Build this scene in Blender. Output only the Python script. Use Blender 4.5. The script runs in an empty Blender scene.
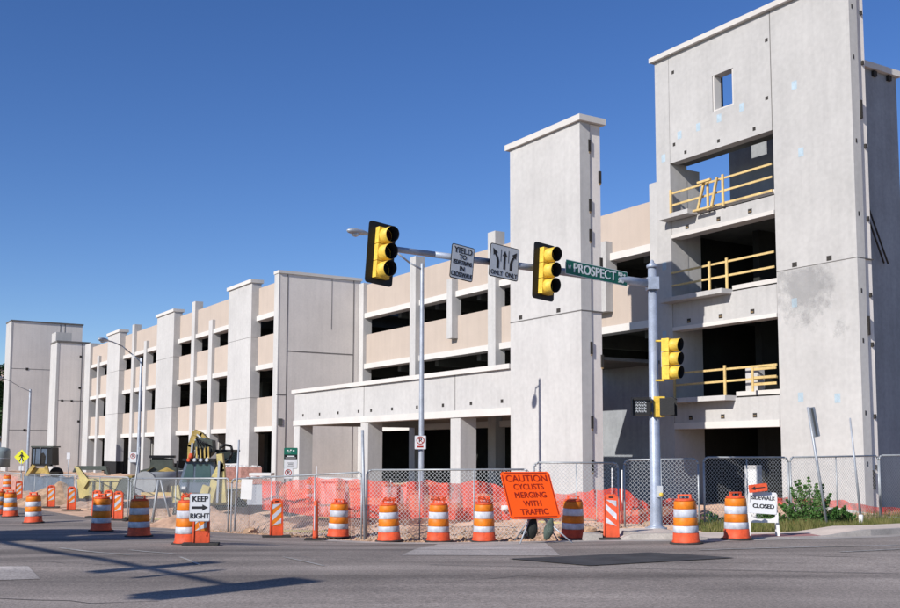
import bpy, bmesh, math, random
from math import sin, cos, pi, radians, sqrt, exp, atan2
from mathutils import Vector, Matrix
random.seed(7)
S = bpy.context.scene
C = S.collection

# ------------------------------------------------------------------ camera model
FPX, PCY, YAW, PIT, ROL, EYE = 1037.8, 356.5, .55785, .092855, .0028346, 2.0
_f = Vector((0, cos(PIT), sin(PIT))); _r0 = Vector((1, 0, 0)); _u0 = Vector((0, -sin(PIT), cos(PIT)))
_r = cos(ROL)*_r0 + sin(ROL)*_u0; _u = -sin(ROL)*_r0 + cos(ROL)*_u0
A1 = Vector((-sin(YAW), cos(YAW), 0)); A2 = Vector((cos(YAW), sin(YAW), 0))   # along / into the building
cam = bpy.data.objects.new('camera', bpy.data.cameras.new('camera')); C.objects.link(cam)
cam.matrix_world = Matrix((( _r.x, _u.x, -_f.x, 0), (_r.y, _u.y, -_f.y, 0), (_r.z, _u.z, -_f.z, EYE), (0, 0, 0, 1)))
cam.data.sensor_width = 36; cam.data.lens = FPX/900*36; cam.data.shift_y = (PCY-304)/900
cam.data.clip_end = 5000; S.camera = cam
def ray(x, y): return _f + _r*((x-450)/FPX) - _u*((y-PCY)/FPX)
def at(x, y, Y):                      # point on the view line of a photo position, at forward distance Y
    d = ray(x, y); p = d*(Y/d.y); return Vector((p.x, p.y, p.z+EYE))
def fac(x, y, b):                     # (along, height) on the facade plane b metres in
    d = ray(x, y); p = d*(b/d.dot(A2)); return p.dot(A1), p.z+EYE

# ------------------------------------------------------------------ world and light
SL = Vector((.69, .7238, 0)); TAN = .57
el = math.atan(TAN)
w = bpy.data.worlds.new('World'); S.world = w; w.use_nodes = True
nt = w.node_tree; bg = nt.nodes['Background']
sky = nt.nodes.new('ShaderNodeTexSky'); sky.sky_type = 'NISHITA'; sky.sun_disc = False
sky.sun_elevation = el; sky.sun_rotation = atan2(-SL.x, -SL.y); sky.altitude = 1500; sky.dust_density = .25; sky.ozone_density = 3.0; sky.air_density = 1.0
hs = nt.nodes.new('ShaderNodeHueSaturation'); hs.inputs['Saturation'].default_value = 1.22; hs.inputs['Hue'].default_value = .513
nt.links.new(sky.outputs[0], hs.inputs['Color']); nt.links.new(hs.outputs[0], bg.inputs[0]); bg.inputs[1].default_value = .118
sun = bpy.data.objects.new('sun', bpy.data.lights.new('sun', 'SUN')); C.objects.link(sun)
sun.data.energy = 5.0; sun.data.angle = radians(.53); sun.data.color = (1, .955, .90)
L = Vector((SL.x*cos(el), SL.y*cos(el), -sin(el)))
sun.rotation_euler = L.to_track_quat('-Z', 'Y').to_euler()
S.view_settings.view_transform = 'Standard'; S.view_settings.look = 'None'
S.view_settings.exposure = 0.1; S.view_settings.gamma = 1; S.view_settings.use_curve_mapping = False
S.render.engine = 'CYCLES'
S.cycles.max_bounces = 8; S.cycles.transparent_max_bounces = 24

# ------------------------------------------------------------------ materials
RNDTONE = ('reflective_orange', 'orange_plastic', 'reflective_white')
def mat(name, col, rough=.8, var=.12, scale=2.0, bump=.15, metal=0, spec=.3, streak=0, fine=30, col2=None, drough=0, spots=0):
    m = bpy.data.materials.new(name); m.use_nodes = True
    n = m.node_tree.nodes; l = m.node_tree.links; P = n['Principled BSDF']
    P.inputs['Roughness'].default_value = rough; P.inputs['Metallic'].default_value = metal
    P.inputs['Specular IOR Level'].default_value = spec
    if drough: P.inputs['Diffuse Roughness'].default_value = drough
    tc = n.new('ShaderNodeTexCoord')
    nz = n.new('ShaderNodeTexNoise'); nz.inputs['Scale'].default_value = scale; nz.inputs['Detail'].default_value = 6; nz.inputs['Roughness'].default_value = .65
    l.new(tc.outputs['Object'], nz.inputs['Vector'])
    c2 = col2 or tuple(c*(1-var*1.6) for c in col)
    mx = n.new('ShaderNodeMix'); mx.data_type = 'RGBA'
    rp = n.new('ShaderNodeValToRGB'); rp.color_ramp.elements[0].position = .35; rp.color_ramp.elements[1].position = .68
    l.new(nz.outputs[0], rp.inputs[0]); l.new(rp.outputs[0], mx.inputs[0])
    mx.inputs[6].default_value = (*c2, 1); mx.inputs[7].default_value = (*[min(1, c*(1+var*.35)) for c in col], 1)
    out = mx.outputs[2]
    f = n.new('ShaderNodeTexNoise'); f.inputs['Scale'].default_value = fine; f.inputs['Detail'].default_value = 4; l.new(tc.outputs['Object'], f.inputs['Vector'])
    m2 = n.new('ShaderNodeMix'); m2.data_type = 'RGBA'; m2.blend_type = 'MULTIPLY'; m2.inputs[0].default_value = .55*min(1, var*5)
    r2 = n.new('ShaderNodeMapRange'); r2.inputs[1].default_value = .25; r2.inputs[2].default_value = .7; r2.inputs[3].default_value = .6; r2.inputs[4].default_value = 1.12
    l.new(f.outputs[0], r2.inputs[0]); l.new(out, m2.inputs[6]); l.new(r2.outputs[0], m2.inputs[7]); out = m2.outputs[2]
    if streak:
        mp = n.new('ShaderNodeMapping'); mp.inputs['Scale'].default_value = (2.6, 2.6, .16); l.new(tc.outputs['Object'], mp.inputs['Vector'])
        s = n.new('ShaderNodeTexNoise'); s.inputs['Scale'].default_value = 1.6; s.inputs['Detail'].default_value = 5; l.new(mp.outputs[0], s.inputs['Vector'])
        r3 = n.new('ShaderNodeMapRange'); r3.inputs[1].default_value = .42; r3.inputs[2].default_value = .72; r3.inputs[3].default_value = 1; r3.inputs[4].default_value = 1-streak
        l.new(s.outputs[0], r3.inputs[0])
        m3 = n.new('ShaderNodeMix'); m3.data_type = 'RGBA'; m3.blend_type = 'MULTIPLY'; m3.inputs[0].default_value = 1
        l.new(out, m3.inputs[6]); l.new(r3.outputs[0], m3.inputs[7]); out = m3.outputs[2]
    if spots:
        v = n.new('ShaderNodeTexVoronoi'); v.inputs['Scale'].default_value = spots; l.new(tc.outputs['Object'], v.inputs['Vector'])
        r4 = n.new('ShaderNodeMapRange'); r4.inputs[1].default_value = 0; r4.inputs[2].default_value = .25; r4.inputs[3].default_value = 1.5; r4.inputs[4].default_value = 1
        l.new(v.outputs['Distance'], r4.inputs[0])
        m4 = n.new('ShaderNodeMix'); m4.data_type = 'RGBA'; m4.blend_type = 'MULTIPLY'; m4.inputs[0].default_value = 1
        l.new(out, m4.inputs[6]); l.new(r4.outputs[0], m4.inputs[7]); out = m4.outputs[2]
    if drough or name in RNDTONE:
        oi = n.new('ShaderNodeObjectInfo'); r5 = n.new('ShaderNodeMapRange'); r5.inputs[3].default_value = .94 if drough else .84; r5.inputs[4].default_value = 1.03
        l.new(oi.outputs['Random'], r5.inputs[0]); m5 = n.new('ShaderNodeMix'); m5.data_type = 'RGBA'; m5.blend_type = 'MULTIPLY'; m5.inputs[0].default_value = 1
        l.new(out, m5.inputs[6]); l.new(r5.outputs[0], m5.inputs[7]); out = m5.outputs[2]
    if name in ('asphalt', 'worn_concrete_patch'):
        mp = n.new('ShaderNodeMapping'); mp.inputs['Scale'].default_value = (.07, .9, 1); l.new(tc.outputs['Object'], mp.inputs['Vector'])
        s6 = n.new('ShaderNodeTexNoise'); s6.inputs['Scale'].default_value = 1.1; s6.inputs['Detail'].default_value = 7; l.new(mp.outputs[0], s6.inputs['Vector'])
        r6 = n.new('ShaderNodeMapRange'); r6.inputs[1].default_value = .32; r6.inputs[2].default_value = .68; r6.inputs[3].default_value = .62; r6.inputs[4].default_value = 1.22; l.new(s6.outputs[0], r6.inputs[0])
        g6 = n.new('ShaderNodeTexNoise'); g6.inputs['Scale'].default_value = 26; g6.inputs['Detail'].default_value = 3; g6.inputs['Roughness'].default_value = .8; l.new(tc.outputs['Object'], g6.inputs['Vector'])
        r7 = n.new('ShaderNodeMapRange'); r7.inputs[1].default_value = .3; r7.inputs[2].default_value = .7; r7.inputs[3].default_value = .5; r7.inputs[4].default_value = 1.5; l.new(g6.outputs[0], r7.inputs[0])
        for rr_ in (r6, r7):
            m6 = n.new('ShaderNodeMix'); m6.data_type = 'RGBA'; m6.blend_type = 'MULTIPLY'; m6.inputs[0].default_value = 1; l.new(out, m6.inputs[6]); l.new(rr_.outputs[0], m6.inputs[7]); out = m6.outputs[2]
    l.new(out, P.inputs['Base Color'])
    if bump:
        b = n.new('ShaderNodeBump'); b.inputs['Strength'].default_value = bump; b.inputs['Distance'].default_value = .02
        l.new(f.outputs[0], b.inputs['Height']); l.new(b.outputs[0], P.inputs['Normal'])
    return m
M = {}
M['precast'] = mat('precast_white', (.575, .56, .54), .9, .06, .5, .1, streak=.1, fine=9, drough=.7)
M['precast2'] = mat('precast_blotchy', (.565, .55, .53), .9, .07, .35, .08, streak=.06, fine=6, drough=.7)
M['sidelit'] = mat('precast_side_lit', (.83, .775, .72), .9, .05, .5, .1, streak=.06, fine=9, drough=1)  # lighter than the fronts: grazing sun on side faces put into the colour
M['beige'] = mat('beige_panel', (.545, .458, .385), .9, .04, .6, .15, streak=.05, fine=25, drough=.7)
M['shadegrey'] = mat('shaded_grey_concrete', (.33, .35, .37), .9, .1, .6, .1, streak=.12, fine=8)  # walls in shade, darkened further by their base colour
M['cap'] = mat('parapet_cap', (.68, .65, .61), .8, .04, 1, .05, drough=.7)
M['slab'] = mat('darkened_concrete', (.15, .155, .145), .9, .2, .7, .2)  # tone lowered to deepen the shade on the interior floors
M['darkcon'] = mat('interior_shade_concrete', (.035, .037, .034), .95, .2, .7, .1)  # near-black tone stands in for the unlit depth of the interiors
M['stain'] = mat('damp_patch', (.40, .40, .405), .9, .12, .6, .1, streak=.1, fine=7, drough=.7)
M['joint'] = mat('joint_sealant', (.16, .15, .14), .9, .1)
M['pocket'] = mat('anchor_pocket', (.05, .045, .04), .9, .2)
M['rust'] = mat('pocket_steel', (.35, .24, .12), .8, .3, 8)
M['tape'] = mat('blue_patch', (.42, .52, .58), .8, .1, 6)
M['wood'] = mat('yellow_lumber', (.72, .52, .22), .7, .18, 3, .1)
M['asphalt'] = mat('asphalt', (.335, .287, .25), .85, .2, .22, .5, fine=75, spots=60)
M['asphalt_dark'] = mat('dark_asphalt', (.075, .074, .076), .8, .25, 1.5, .4, fine=60)
M['asphalt_light'] = mat('worn_concrete_patch', (.50, .45, .41), .85, .15, .8, .3, fine=50)
M['sidewalk'] = mat('sidewalk_concrete', (.74, .62, .52), .9, .14, .9, .2, fine=30)
M['redpad'] = mat('tactile_pad', (.45, .22, .2), .9, .1, 3, .3, fine=60)
M['gutter'] = mat('gutter_concrete', (.46, .42, .38), .9, .18, 1.2, .2)
M['dirt'] = mat('dirt', (.60, .41, .29), 1, .3, .7, 1.0, fine=7, col2=(.38, .24, .165), drough=.8)
M['clod'] = mat('dirt_clod', (.55, .37, .24), 1, .3, 2, .8, fine=9, drough=.8)
M['line'] = mat('worn_line_paint', (.5, .48, .45), .8, .3, 4, .2, fine=20)
M['dorange'] = mat('reflective_orange', (.82, .225, .014), .5, .16, 5, .12, fine=14)
M['dred'] = mat('orange_plastic', (.84, .115, .04), .6, .2, 4, .15, fine=12)
M['dwhite'] = mat('reflective_white', (.64, .66, .72), .5, .2, 5, .12, fine=12)
M['rubber'] = mat('black_rubber', (.05, .048, .045), .9, .2, 6)
M['signorange'] = mat('fluorescent_orange', (1.0, .115, .012), .55, .02, 3, 0, spec=.15)
M['signdark'] = mat('sign_dark_red', (.32, .018, .008), .6, .05)
M['signwhite'] = mat('sign_white', (.62, .63, .64), .5, .03, 4, 0)
M['signgrey'] = mat('sign_aluminium_white', (.52, .55, .58), .45, .05, 4, 0)
M['black'] = mat('black_paint', (.012, .012, .013), .5, .1)
M['letter'] = mat('black_lettering', (.02, .02, .022), .6, .05)
M['green'] = mat('sign_green', (.008, .13, .085), .45, .05, 3, 0)
M['lwhite'] = mat('white_lettering', (.75, .78, .78), .5, .03)
M['galv'] = mat('galvanised_steel', (.42, .45, .49), .5, .12, 5, .05, metal=.35)
M['galvlight'] = mat('fence_pipe', (.40, .42, .43), .45, .1, 6, .02, metal=.3)
M['polepaint'] = mat('pole_grey_blue', (.40, .45, .54), .45, .14, 3, .05, metal=.3)
M['sigyellow'] = mat('signal_yellow', (.86, .58, .08), .5, .16, 6, .02)
M['visor'] = mat('visor_inside', (.01, .01, .011), .9, .1)
M['lensred'] = mat('unlit_red_lens', (.09, .015, .01), .25, .1)
M['lensdark'] = mat('unlit_dark_lens', (.02, .022, .018), .25, .1)
M['yellowplant'] = mat('machine_yellow', (.60, .43, .13), .65, .35, 2, .05)
M['paleyellow'] = mat('faded_yellow_steel', (.62, .52, .22), .7, .2, 1.5, .1)
M['darkgreen'] = mat('dark_green_steel', (.085, .10, .085), .6, .2)
M['tyre'] = mat('tyre', (.035, .033, .03), .9, .3, 8, .3)
M['bluegrey'] = mat('dusty_blue_grey', (.13, .175, .24), .6, .25, 1.2, .05)
M['whitep'] = mat('white_plastic', (.74, .73, .70), .6, .05)
M['pink'] = mat('pink_wrap', (.62, .33, .27), .8, .25, 5, .3)
M['pipe'] = mat('grey_pipe', (.28, .29, .30), .6, .12, 2)
M['tank'] = mat('tank_metal', (.2, .25, .27), .5, .15)
M['sandbag'] = mat('sandbag_cloth', (.10, .13, .11), .95, .3, 6, .5)
M['sandbagdark'] = mat('black_sandbag_cloth', (.025, .028, .025), .95, .3, 6, .5)
M['yellowsign'] = mat('school_yellow', (.72, .72, .03), .5, .05)
M['bark'] = mat('bark', (.13, .09, .06), .95, .3, 8, .5)
M['farwall'] = mat('far_building_wall', (.50, .38, .33), .9, .1, .5)
M['farlow'] = mat('far_building_lower', (.16, .19, .24), .8, .1, .5)
def glass(name, col):
    m = mat(name, col, .12, .1, 2, 0, spec=.6); return m
M['glass'] = glass('cab_glass', (.05, .10, .11))
def leafmat(name, c1, c2):
    m = bpy.data.materials.new(name); m.use_nodes = True
    n = m.node_tree.nodes; l = m.node_tree.links; P = n['Principled BSDF']
    g_ = n.new('ShaderNodeTexCoord'); z = n.new('ShaderNodeTexNoise'); z.inputs['Scale'].default_value = 5; z.inputs['Detail'].default_value = 5
    l.new(g_.outputs['Object'], z.inputs['Vector'])
    rp = n.new('ShaderNodeValToRGB'); rp.color_ramp.elements[0].position = .35; rp.color_ramp.elements[1].position = .65
    rp.color_ramp.elements[0].color = (*c1, 1); rp.color_ramp.elements[1].color = (*c2, 1)
    l.new(z.outputs[0], rp.inputs[0]); l.new(rp.outputs[0], P.inputs['Base Color'])
    P.inputs['Roughness'].default_value = .6; P.inputs['Specular IOR Level'].default_value = .25
    tr = n.new('ShaderNodeBsdfTranslucent'); l.new(rp.outputs[0], tr.inputs[0])
    ms = n.new('ShaderNodeMixShader'); ms.inputs[0].default_value = .3
    l.new(P.outputs[0], ms.inputs[1]); l.new(tr.outputs[0], ms.inputs[2]); l.new(ms.outputs[0], n['Material Output'].inputs[0])
    return m
M['leaf'] = leafmat('bush_leaf', (.05, .15, .03), (.17, .31, .09))
M['leaf2'] = leafmat('tree_leaf', (.015, .045, .012), (.045, .09, .025))
M['grass'] = leafmat('dry_grass', (.10, .14, .03), (.30, .26, .10))
M['flower'] = mat('pale_blossom', (.6, .6, .5), .8, .1)
# chain link: a thin woven wire pattern, open between the wires (object x = along, z = up)
def chain_mat(name, col, pitch, wire):
    m = bpy.data.materials.new(name); m.use_nodes = True
    n = m.node_tree.nodes; l = m.node_tree.links; P = n['Principled BSDF']
    P.inputs['Base Color'].default_value = (*col, 1); P.inputs['Metallic'].default_value = .2; P.inputs['Roughness'].default_value = .5
    tc = n.new('ShaderNodeTexCoord'); sp = n.new('ShaderNodeSeparateXYZ'); l.new(tc.outputs['Object'], sp.inputs[0])
    def mth(op, a, b=None, vb=None):
        q = n.new('ShaderNodeMath'); q.operation = op; l.new(a, q.inputs[0])
        if b is not None: l.new(b, q.inputs[1])
        elif vb is not None: q.inputs[1].default_value = vb
        return q.outputs[0]
    ma = []
    for op in ('ADD', 'SUBTRACT'):
        s = mth(op, sp.outputs[0], sp.outputs[2]); s = mth('DIVIDE', s, vb=pitch); s = mth('FRACT', s)
        s = mth('LESS_THAN', s, vb=wire/pitch); ma.append(s)
    a = mth('MAXIMUM', ma[0], ma[1])
    t = n.new('ShaderNodeBsdfTransparent'); ms = n.new('ShaderNodeMixShader')
    l.new(a, ms.inputs[0]); l.new(t.outputs[0], ms.inputs[1]); l.new(P.outputs[0], ms.inputs[2]); l.new(ms.outputs[0], n['Material Output'].inputs[0])
    return m
M['chain'] = chain_mat('chain_link_wire', (.46, .48, .49), .10, .0095)
M['mesh'] = None
def net_mat(name, col, open_):
    m = bpy.data.materials.new(name); m.use_nodes = True
    n = m.node_tree.nodes; l = m.node_tree.links; P = n['Principled BSDF']
    P.inputs['Base Color'].default_value = (*col, 1); P.inputs['Roughness'].default_value = .6
    tr = n.new('ShaderNodeBsdfTranslucent'); tr.inputs[0].default_value = (*col, 1)
    mt = n.new('ShaderNodeMixShader'); mt.inputs[0].default_value = .3; l.new(P.outputs[0], mt.inputs[1]); l.new(tr.outputs[0], mt.inputs[2])
    tc = n.new('ShaderNodeTexCoord'); z = n.new('ShaderNodeTexNoise'); z.inputs['Scale'].default_value = 2.5; l.new(tc.outputs['Object'], z.inputs['Vector'])
    r = n.new('ShaderNodeMapRange'); r.inputs[1].default_value = .3; r.inputs[2].default_value = .7; r.inputs[3].default_value = open_-.14; r.inputs[4].default_value = open_+.14
    l.new(z.outputs[0], r.inputs[0])
    t = n.new('ShaderNodeBsdfTransparent'); ms = n.new('ShaderNodeMixShader')
    l.new(r.outputs[0], ms.inputs[0]); l.new(mt.outputs[0], ms.inputs[1]); l.new(t.outputs[0], ms.inputs[2]); l.new(ms.outputs[0], n['Material Output'].inputs[0])
    return m
M['net'] = net_mat('orange_safety_net', (.90, .085, .04), .30)

# ------------------------------------------------------------------ mesh builder
class MB:
    def __init__(s): s.b = bmesh.new()
    def box(s, x0, x1, y0, y1, z0, z1, T=None):
        v = [s.b.verts.new((x, y, z)) for x in (x0, x1) for y in (y0, y1) for z in (z0, z1)]
        for q in ((0,1,3,2), (4,6,7,5), (0,4,5,1), (2,3,7,6), (0,2,6,4), (1,5,7,3)): s.b.faces.new([v[i] for i in q])
        if T is not None:
            for k in v: k.co = T @ k.co
        return s
    def prism(s, pts, d, T=None):         # pts: closed outline in x,z ; d: (y0,y1)
        a = [s.b.verts.new((p[0], d[0], p[1])) for p in pts]; c = [s.b.verts.new((p[0], d[1], p[1])) for p in pts]
        s.b.faces.new(a); s.b.faces.new(c[::-1]); n = len(pts)
        for i in range(n): s.b.faces.new((a[i], c[i], c[(i+1)%n], a[(i+1)%n]))
        if T is not None:
            for k in a+c: k.co = T @ k.co
        return s
    def tube(s, p, q, r0, r1=None, n=10, caps=True):
        p = Vector(p); q = Vector(q); r1 = r0 if r1 is None else r1
        d = (q-p).normalized(); x = d.orthogonal().normalized(); y = d.cross(x)
        A = [s.b.verts.new(p+(x*cos(2*pi*i/n)+y*sin(2*pi*i/n))*r0) for i in range(n)]
        B = [s.b.verts.new(q+(x*cos(2*pi*i/n)+y*sin(2*pi*i/n))*r1) for i in range(n)]
        for i in range(n):
            f = s.b.faces.new((A[i], A[(i+1)%n], B[(i+1)%n], B[i])); f.smooth = True
        if caps: s.b.faces.new(A[::-1]); s.b.faces.new(B)
        return s
    def path(s, pts, r, n=8):
        for i in range(len(pts)-1):
            ra = r[i] if isinstance(r, (list, tuple)) else r; rb = r[i+1] if isinstance(r, (list, tuple)) else r
            s.tube(pts[i], pts[i+1], ra, rb, n)
        return s
    def lathe(s, prof, n=24, c=(0, 0, 0)):
        R = []
        for (r, z) in prof: R.append([s.b.verts.new((c[0]+r*cos(2*pi*i/n), c[1]+r*sin(2*pi*i/n), c[2]+z)) for i in range(n)])
        for k in range(len(R)-1):
            for i in range(n):
                f = s.b.faces.new((R[k][i], R[k][(i+1)%n], R[k+1][(i+1)%n], R[k+1][i])); f.smooth = True
        s.b.faces.new(R[0][::-1]); s.b.faces.new(R[-1]); return s
    def face(s, pts):
        s.b.faces.new([s.b.verts.new(p) for p in pts]); return s
    def build(s, name, m, parent=None, T=None, bevel=0):
        if bevel:
            try: bmesh.ops.bevel(s.b, geom=[e for e in s.b.edges if len(e.link_faces) == 2 and e.calc_face_angle(0) > .6], offset=bevel, segments=1, affect='EDGES')
            except Exception: pass
        if T is not None: s.b.transform(T)
        bmesh.ops.recalc_face_normals(s.b, faces=s.b.faces)
        me = bpy.data.meshes.new(name); s.b.to_mesh(me); s.b.free()
        me.materials.append(M[m] if isinstance(m, str) else m)
        o = bpy.data.objects.new(name, me); C.objects.link(o)
        if parent: o.parent = parent
        return o
def tag(o, label=None, cat=None, group=None, kind=None):
    if label: o['label'] = label
    if cat: o['category'] = cat
    if group: o['group'] = group
    if kind: o['kind'] = kind
    return o
def empty(name, loc, rz=0, label=None, cat=None, group=None):
    o = bpy.data.objects.new(name, None); C.objects.link(o); o.location = loc; o.rotation_euler = (0, 0, rz)
    return tag(o, label, cat, group)
def dup(root, loc, rz=None, label=None, group=None, sc=None):
    r = root.copy(); C.objects.link(r); r.location = loc
    if rz is not None: r.rotation_euler = (0, 0, rz)
    if sc: r.scale = (sc, sc, sc)
    if label: r['label'] = label
    if group: r['group'] = group
    for ch in list(root.children):
        c = ch.copy(); C.objects.link(c); c.parent = r
        for g_ in list(ch.children):
            d = g_.copy(); C.objects.link(d); d.parent = c
    return r
def text(body, size, m, parent, T, name='lettering', sx=1, depth=.004, bold=.0):
    cu = bpy.data.curves.new(name, 'FONT'); cu.body = body; cu.size = size; cu.align_x = 'CENTER'; cu.align_y = 'CENTER'; cu.extrude = depth
    to = bpy.data.objects.new(name, cu); C.objects.link(to)
    bpy.context.view_layer.update()
    me = bpy.data.meshes.new_from_object(to.evaluated_get(bpy.context.evaluated_depsgraph_get()))
    bpy.data.objects.remove(to)
    # text lies in x,y ; stand it up in x,z facing -y
    if bold:
        bb = bmesh.new()
        for k_ in (-1, 0, 1):
            for q_ in (-1, 1):
                m2_ = me.copy(); m2_.transform(TR(k_*bold*1.1, q_*bold*.6, k_*.0004+q_*.0009)); bb.from_mesh(m2_)
        bb.to_mesh(me); bb.free()
    me.transform(T @ Matrix.Rotation(pi/2, 4, 'X') @ Matrix.Diagonal((sx, 1, 1, 1)))
    me.materials.clear(); me.materials.append(M[m])
    o = bpy.data.objects.new(name, me); C.objects.link(o); o.parent = parent; return o
def TR(x=0, y=0, z=0): return Matrix.Translation((x, y, z))

# ------------------------------------------------------------------ terrain
CP = [(4.7,20.9,.25),(6,21.9,.25),(2.7,23,.06),(.8,24.3,-.05),(-.3,24.8,-.08),(-1.5,25.4,-.14),(-2.9,27,-.2),(-5.5,21.8,.13),(-7.6,25.4,-.03),
      (-9.4,27.9,-.1),(-13.6,34,-.3),(-16.4,38.7,-.4),(6.3,26,.06),(-2.2,26.4,-.24),(-5.8,30,-.3),(-8,32.5,-.33),(4.85,24.5,.16),(-.9,30,.04),(9,24,.17),(9.5,28,.1),(13,25,.2),(13,30,.1),(2,30,.02),(6,30,.06),(0,40,0),(10,38,.05),(-6,42,0),
      (0,12,.28),(-5,12,.26),(5,12,.3),(0,16,.27),(5,16,.28),(-5,16,.24),(0,20,.2),(-10,20,.1),(-10,24,-.02),(12,20,.28),(-20,45,-.45),(-14,42,-.4),(-20,60,-.3),(-10,50,0),(-12,60,.1),(-30,80,0),(-25,100,0),(0,0,.3),(-10,5,.3),(10,5,.3),(-15,14,.15),(15,14,.3),(-22,30,-.2)]
def g(X, Y):
    sw = 1e-5; s = 0
    for a, b, c in CP:
        wgt = exp(-((X-a)**2+(Y-b)**2)/(2*2.0**2)); sw += wgt; s += wgt*c
    return s/sw
def hit(x, y):
    z = 0
    for _ in range(40):
        d = ray(x, y); p = d*((z-EYE)/d.z); z = .6*z+.4*g(p.x, p.y)
    return Vector((p.x, p.y, z))
def sheet(name, cols, m, off, sub=1, kind='structure', fn=None):
    b = bmesh.new(); R = []
    for c in cols: R.append([b.verts.new((x, y, (fn or g)(x, y)+off)) for x, y in c])
    for i in range(len(R)-1):
        for j in range(len(R[i])-1):
            f = b.faces.new((R[i][j], R[i+1][j], R[i+1][j+1], R[i][j+1])); f.smooth = True
    me = bpy.data.meshes.new(name); b.to_mesh(me); b.free(); me.materials.append(M[m])
    o = bpy.data.objects.new(name, me); C.objects.link(o)
    if me.polygons[0].normal.z < 0: me.flip_normals()
    if kind: o['kind'] = kind
    return o
def lin(a, b, n): return [a+(b-a)*i/n for i in range(n+1)]
def interp(t, X):
    if X <= t[0][0]: return t[0][1]
    for (a, b), (c, d) in zip(t, t[1:]):
        if X <= c: return b+(d-b)*(X-a)/(c-a)
    return t[-1][1]
# edge of the asphalt, as X -> Y
EDGE = [(-60,95),(-30,62),(-20.2,48),(-14.9,40.6),(-11,35.2),(-8.6,31.8),(-5.9,28.9),(-3,26.2),(-1.4,24.9),(1,24.0),(2.4,23.2),(4.07,22.35),(5.2,21.9),(6.5,22.2),(9.4,23.4),(12,25),(30,36)]
def edge(X): return interp(EDGE, X)
# rough dirt, rising behind the fence
import mathutils
def nz(x, y, s, k=0): return mathutils.noise.noise(Vector((x*s+k, y*s-k, k*1.7)))
def site(X, Y):
    e = edge(X); d = Y-e
    base = g(X, Y)
    t = max(0, min(1, (d-2.2)/2.5))
    amp = t*(.16 if X < 4 else .05)
    return base + t*.10 + amp*(nz(X, Y, .55)+.6*nz(X, Y, 1.6, 3)+.35*nz(X, Y, 4, 8)) - .02
# far ground first: a big flat base below, then the detailed dirt sheet above it
MBg = MB(); MBg.face([(-1500,-300,-.75),(1500,-300,-.75),(1500,2500,-.75),(-1500,2500,-.75)]); tag(MBg.build('ground', 'dirt'), kind='structure')
sheet('site_dirt', [[(x, edge(x)-1.2+ (170)*((j/150)**2.2)) for j in range(151)] for x in lin(-60, 40, 330)], 'dirt', 0, fn=site)
sheet('road', [[(x, y) for y in lin(-20, edge(x), 60)] for x in lin(-60, 30, 220)], 'asphalt', 0.01)
# kerb, gutter and sidewalk at the right
def swfront(X): return edge(X)
def swback(X): return interp([(3.6,24.6),(5,24.8),(7,24.6),(10,25.4),(13,27),(30,38)], X)
def kh(X): return interp([(3.6,.0),(3.9,.13),(4.9,.13),(5.5,.015),(8.2,.015),(9.2,.13),(30,.13)], X)
sheet('sidewalk', [[(x, y) for y in lin(edge(x)+.16, swback(x), 12)] for x in lin(3.7, 30, 110)], 'sidewalk', 0, fn=lambda X, Y: g(X, Y)+kh(X)+.012)
kb = bmesh.new(); prev = None
for x in lin(3.7, 30, 120):
    y = edge(x); z = g(x, y); h = kh(x)+.014
    cur = [kb.verts.new((x, y, z-.05)), kb.verts.new((x, y+.02, z+h)), kb.verts.new((x, y+.162, z+h+.002)), kb.verts.new((x, y+.17, z-.05))]
    if prev:
        for i in range(3): kb.faces.new((prev[i], prev[i+1], cur[i+1], cur[i]))
    else: kb.faces.new(cur)
    prev = cur
kb.faces.new(prev[::-1])
bmesh.ops.recalc_face_normals(kb, faces=kb.faces)
me = bpy.data.meshes.new('kerb'); kb.to_mesh(me); kb.free(); me.materials.append(M['gutter']); o = bpy.data.objects.new('kerb', me); C.objects.link(o); o['kind'] = 'structure'
sheet('gutter', [[(x, y) for y in lin(edge(x)-.55, edge(x)+.01, 3)] for x in lin(-3.2, 30, 110)], 'gutter', .015)
sheet('tactile_paving', [[(x, y) for y in lin(edge(x)+.2, edge(x)+1.3, 4)] for x in lin(6.2, 8.2, 10)], 'redpad', 0, fn=lambda X, Y: g(X, Y)+kh(X)+.018)
def roadpatch(name, pix, m, off=.016):
    P = [hit(*q) for q in pix]    # four corners
    a, b, c, d = P; cols = []
    for i in range(13):
        s = i/12; p = a.lerp(b, s); q = d.lerp(c, s)
        cols.append([((p.lerp(q, j/8)).x, (p.lerp(q, j/8)).y) for j in range(9)])
    return sheet(name, cols, m, off)
roadpatch('light_road_patch', [(402,556),(560,556.5),(545,543.5),(440,543.5)], 'asphalt_light')
roadpatch('dark_road_sheet', [(590,567),(735,559),(650,553.5),(508,560)], 'asphalt_dark', .022)  # darker sheet laid over part of the road
roadpatch('pale_road_patch', [(-20,582),(40,580),(28,567),(-30,568)], 'asphalt_light', .016)
def roadline(x0, y0, x1, y1, wd=.06, m='line', name='worn_lane_line'):
    a = hit(x0, y0); b = hit(x1, y1); d = (b-a); n_ = Vector((-d.y, d.x, 0)).normalized()*wd/2
    sheet(name, [[((a+d*(i/10)+k).x, (a+d*(i/10)+k).y) for k in (-n_, n_)] for i in range(11)], m, .020)
roadline(283,558,324,567,.05); roadline(60,549,130,556,.10); roadline(700,551,900,546,.12); roadline(840,553,900,550,.08)
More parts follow.
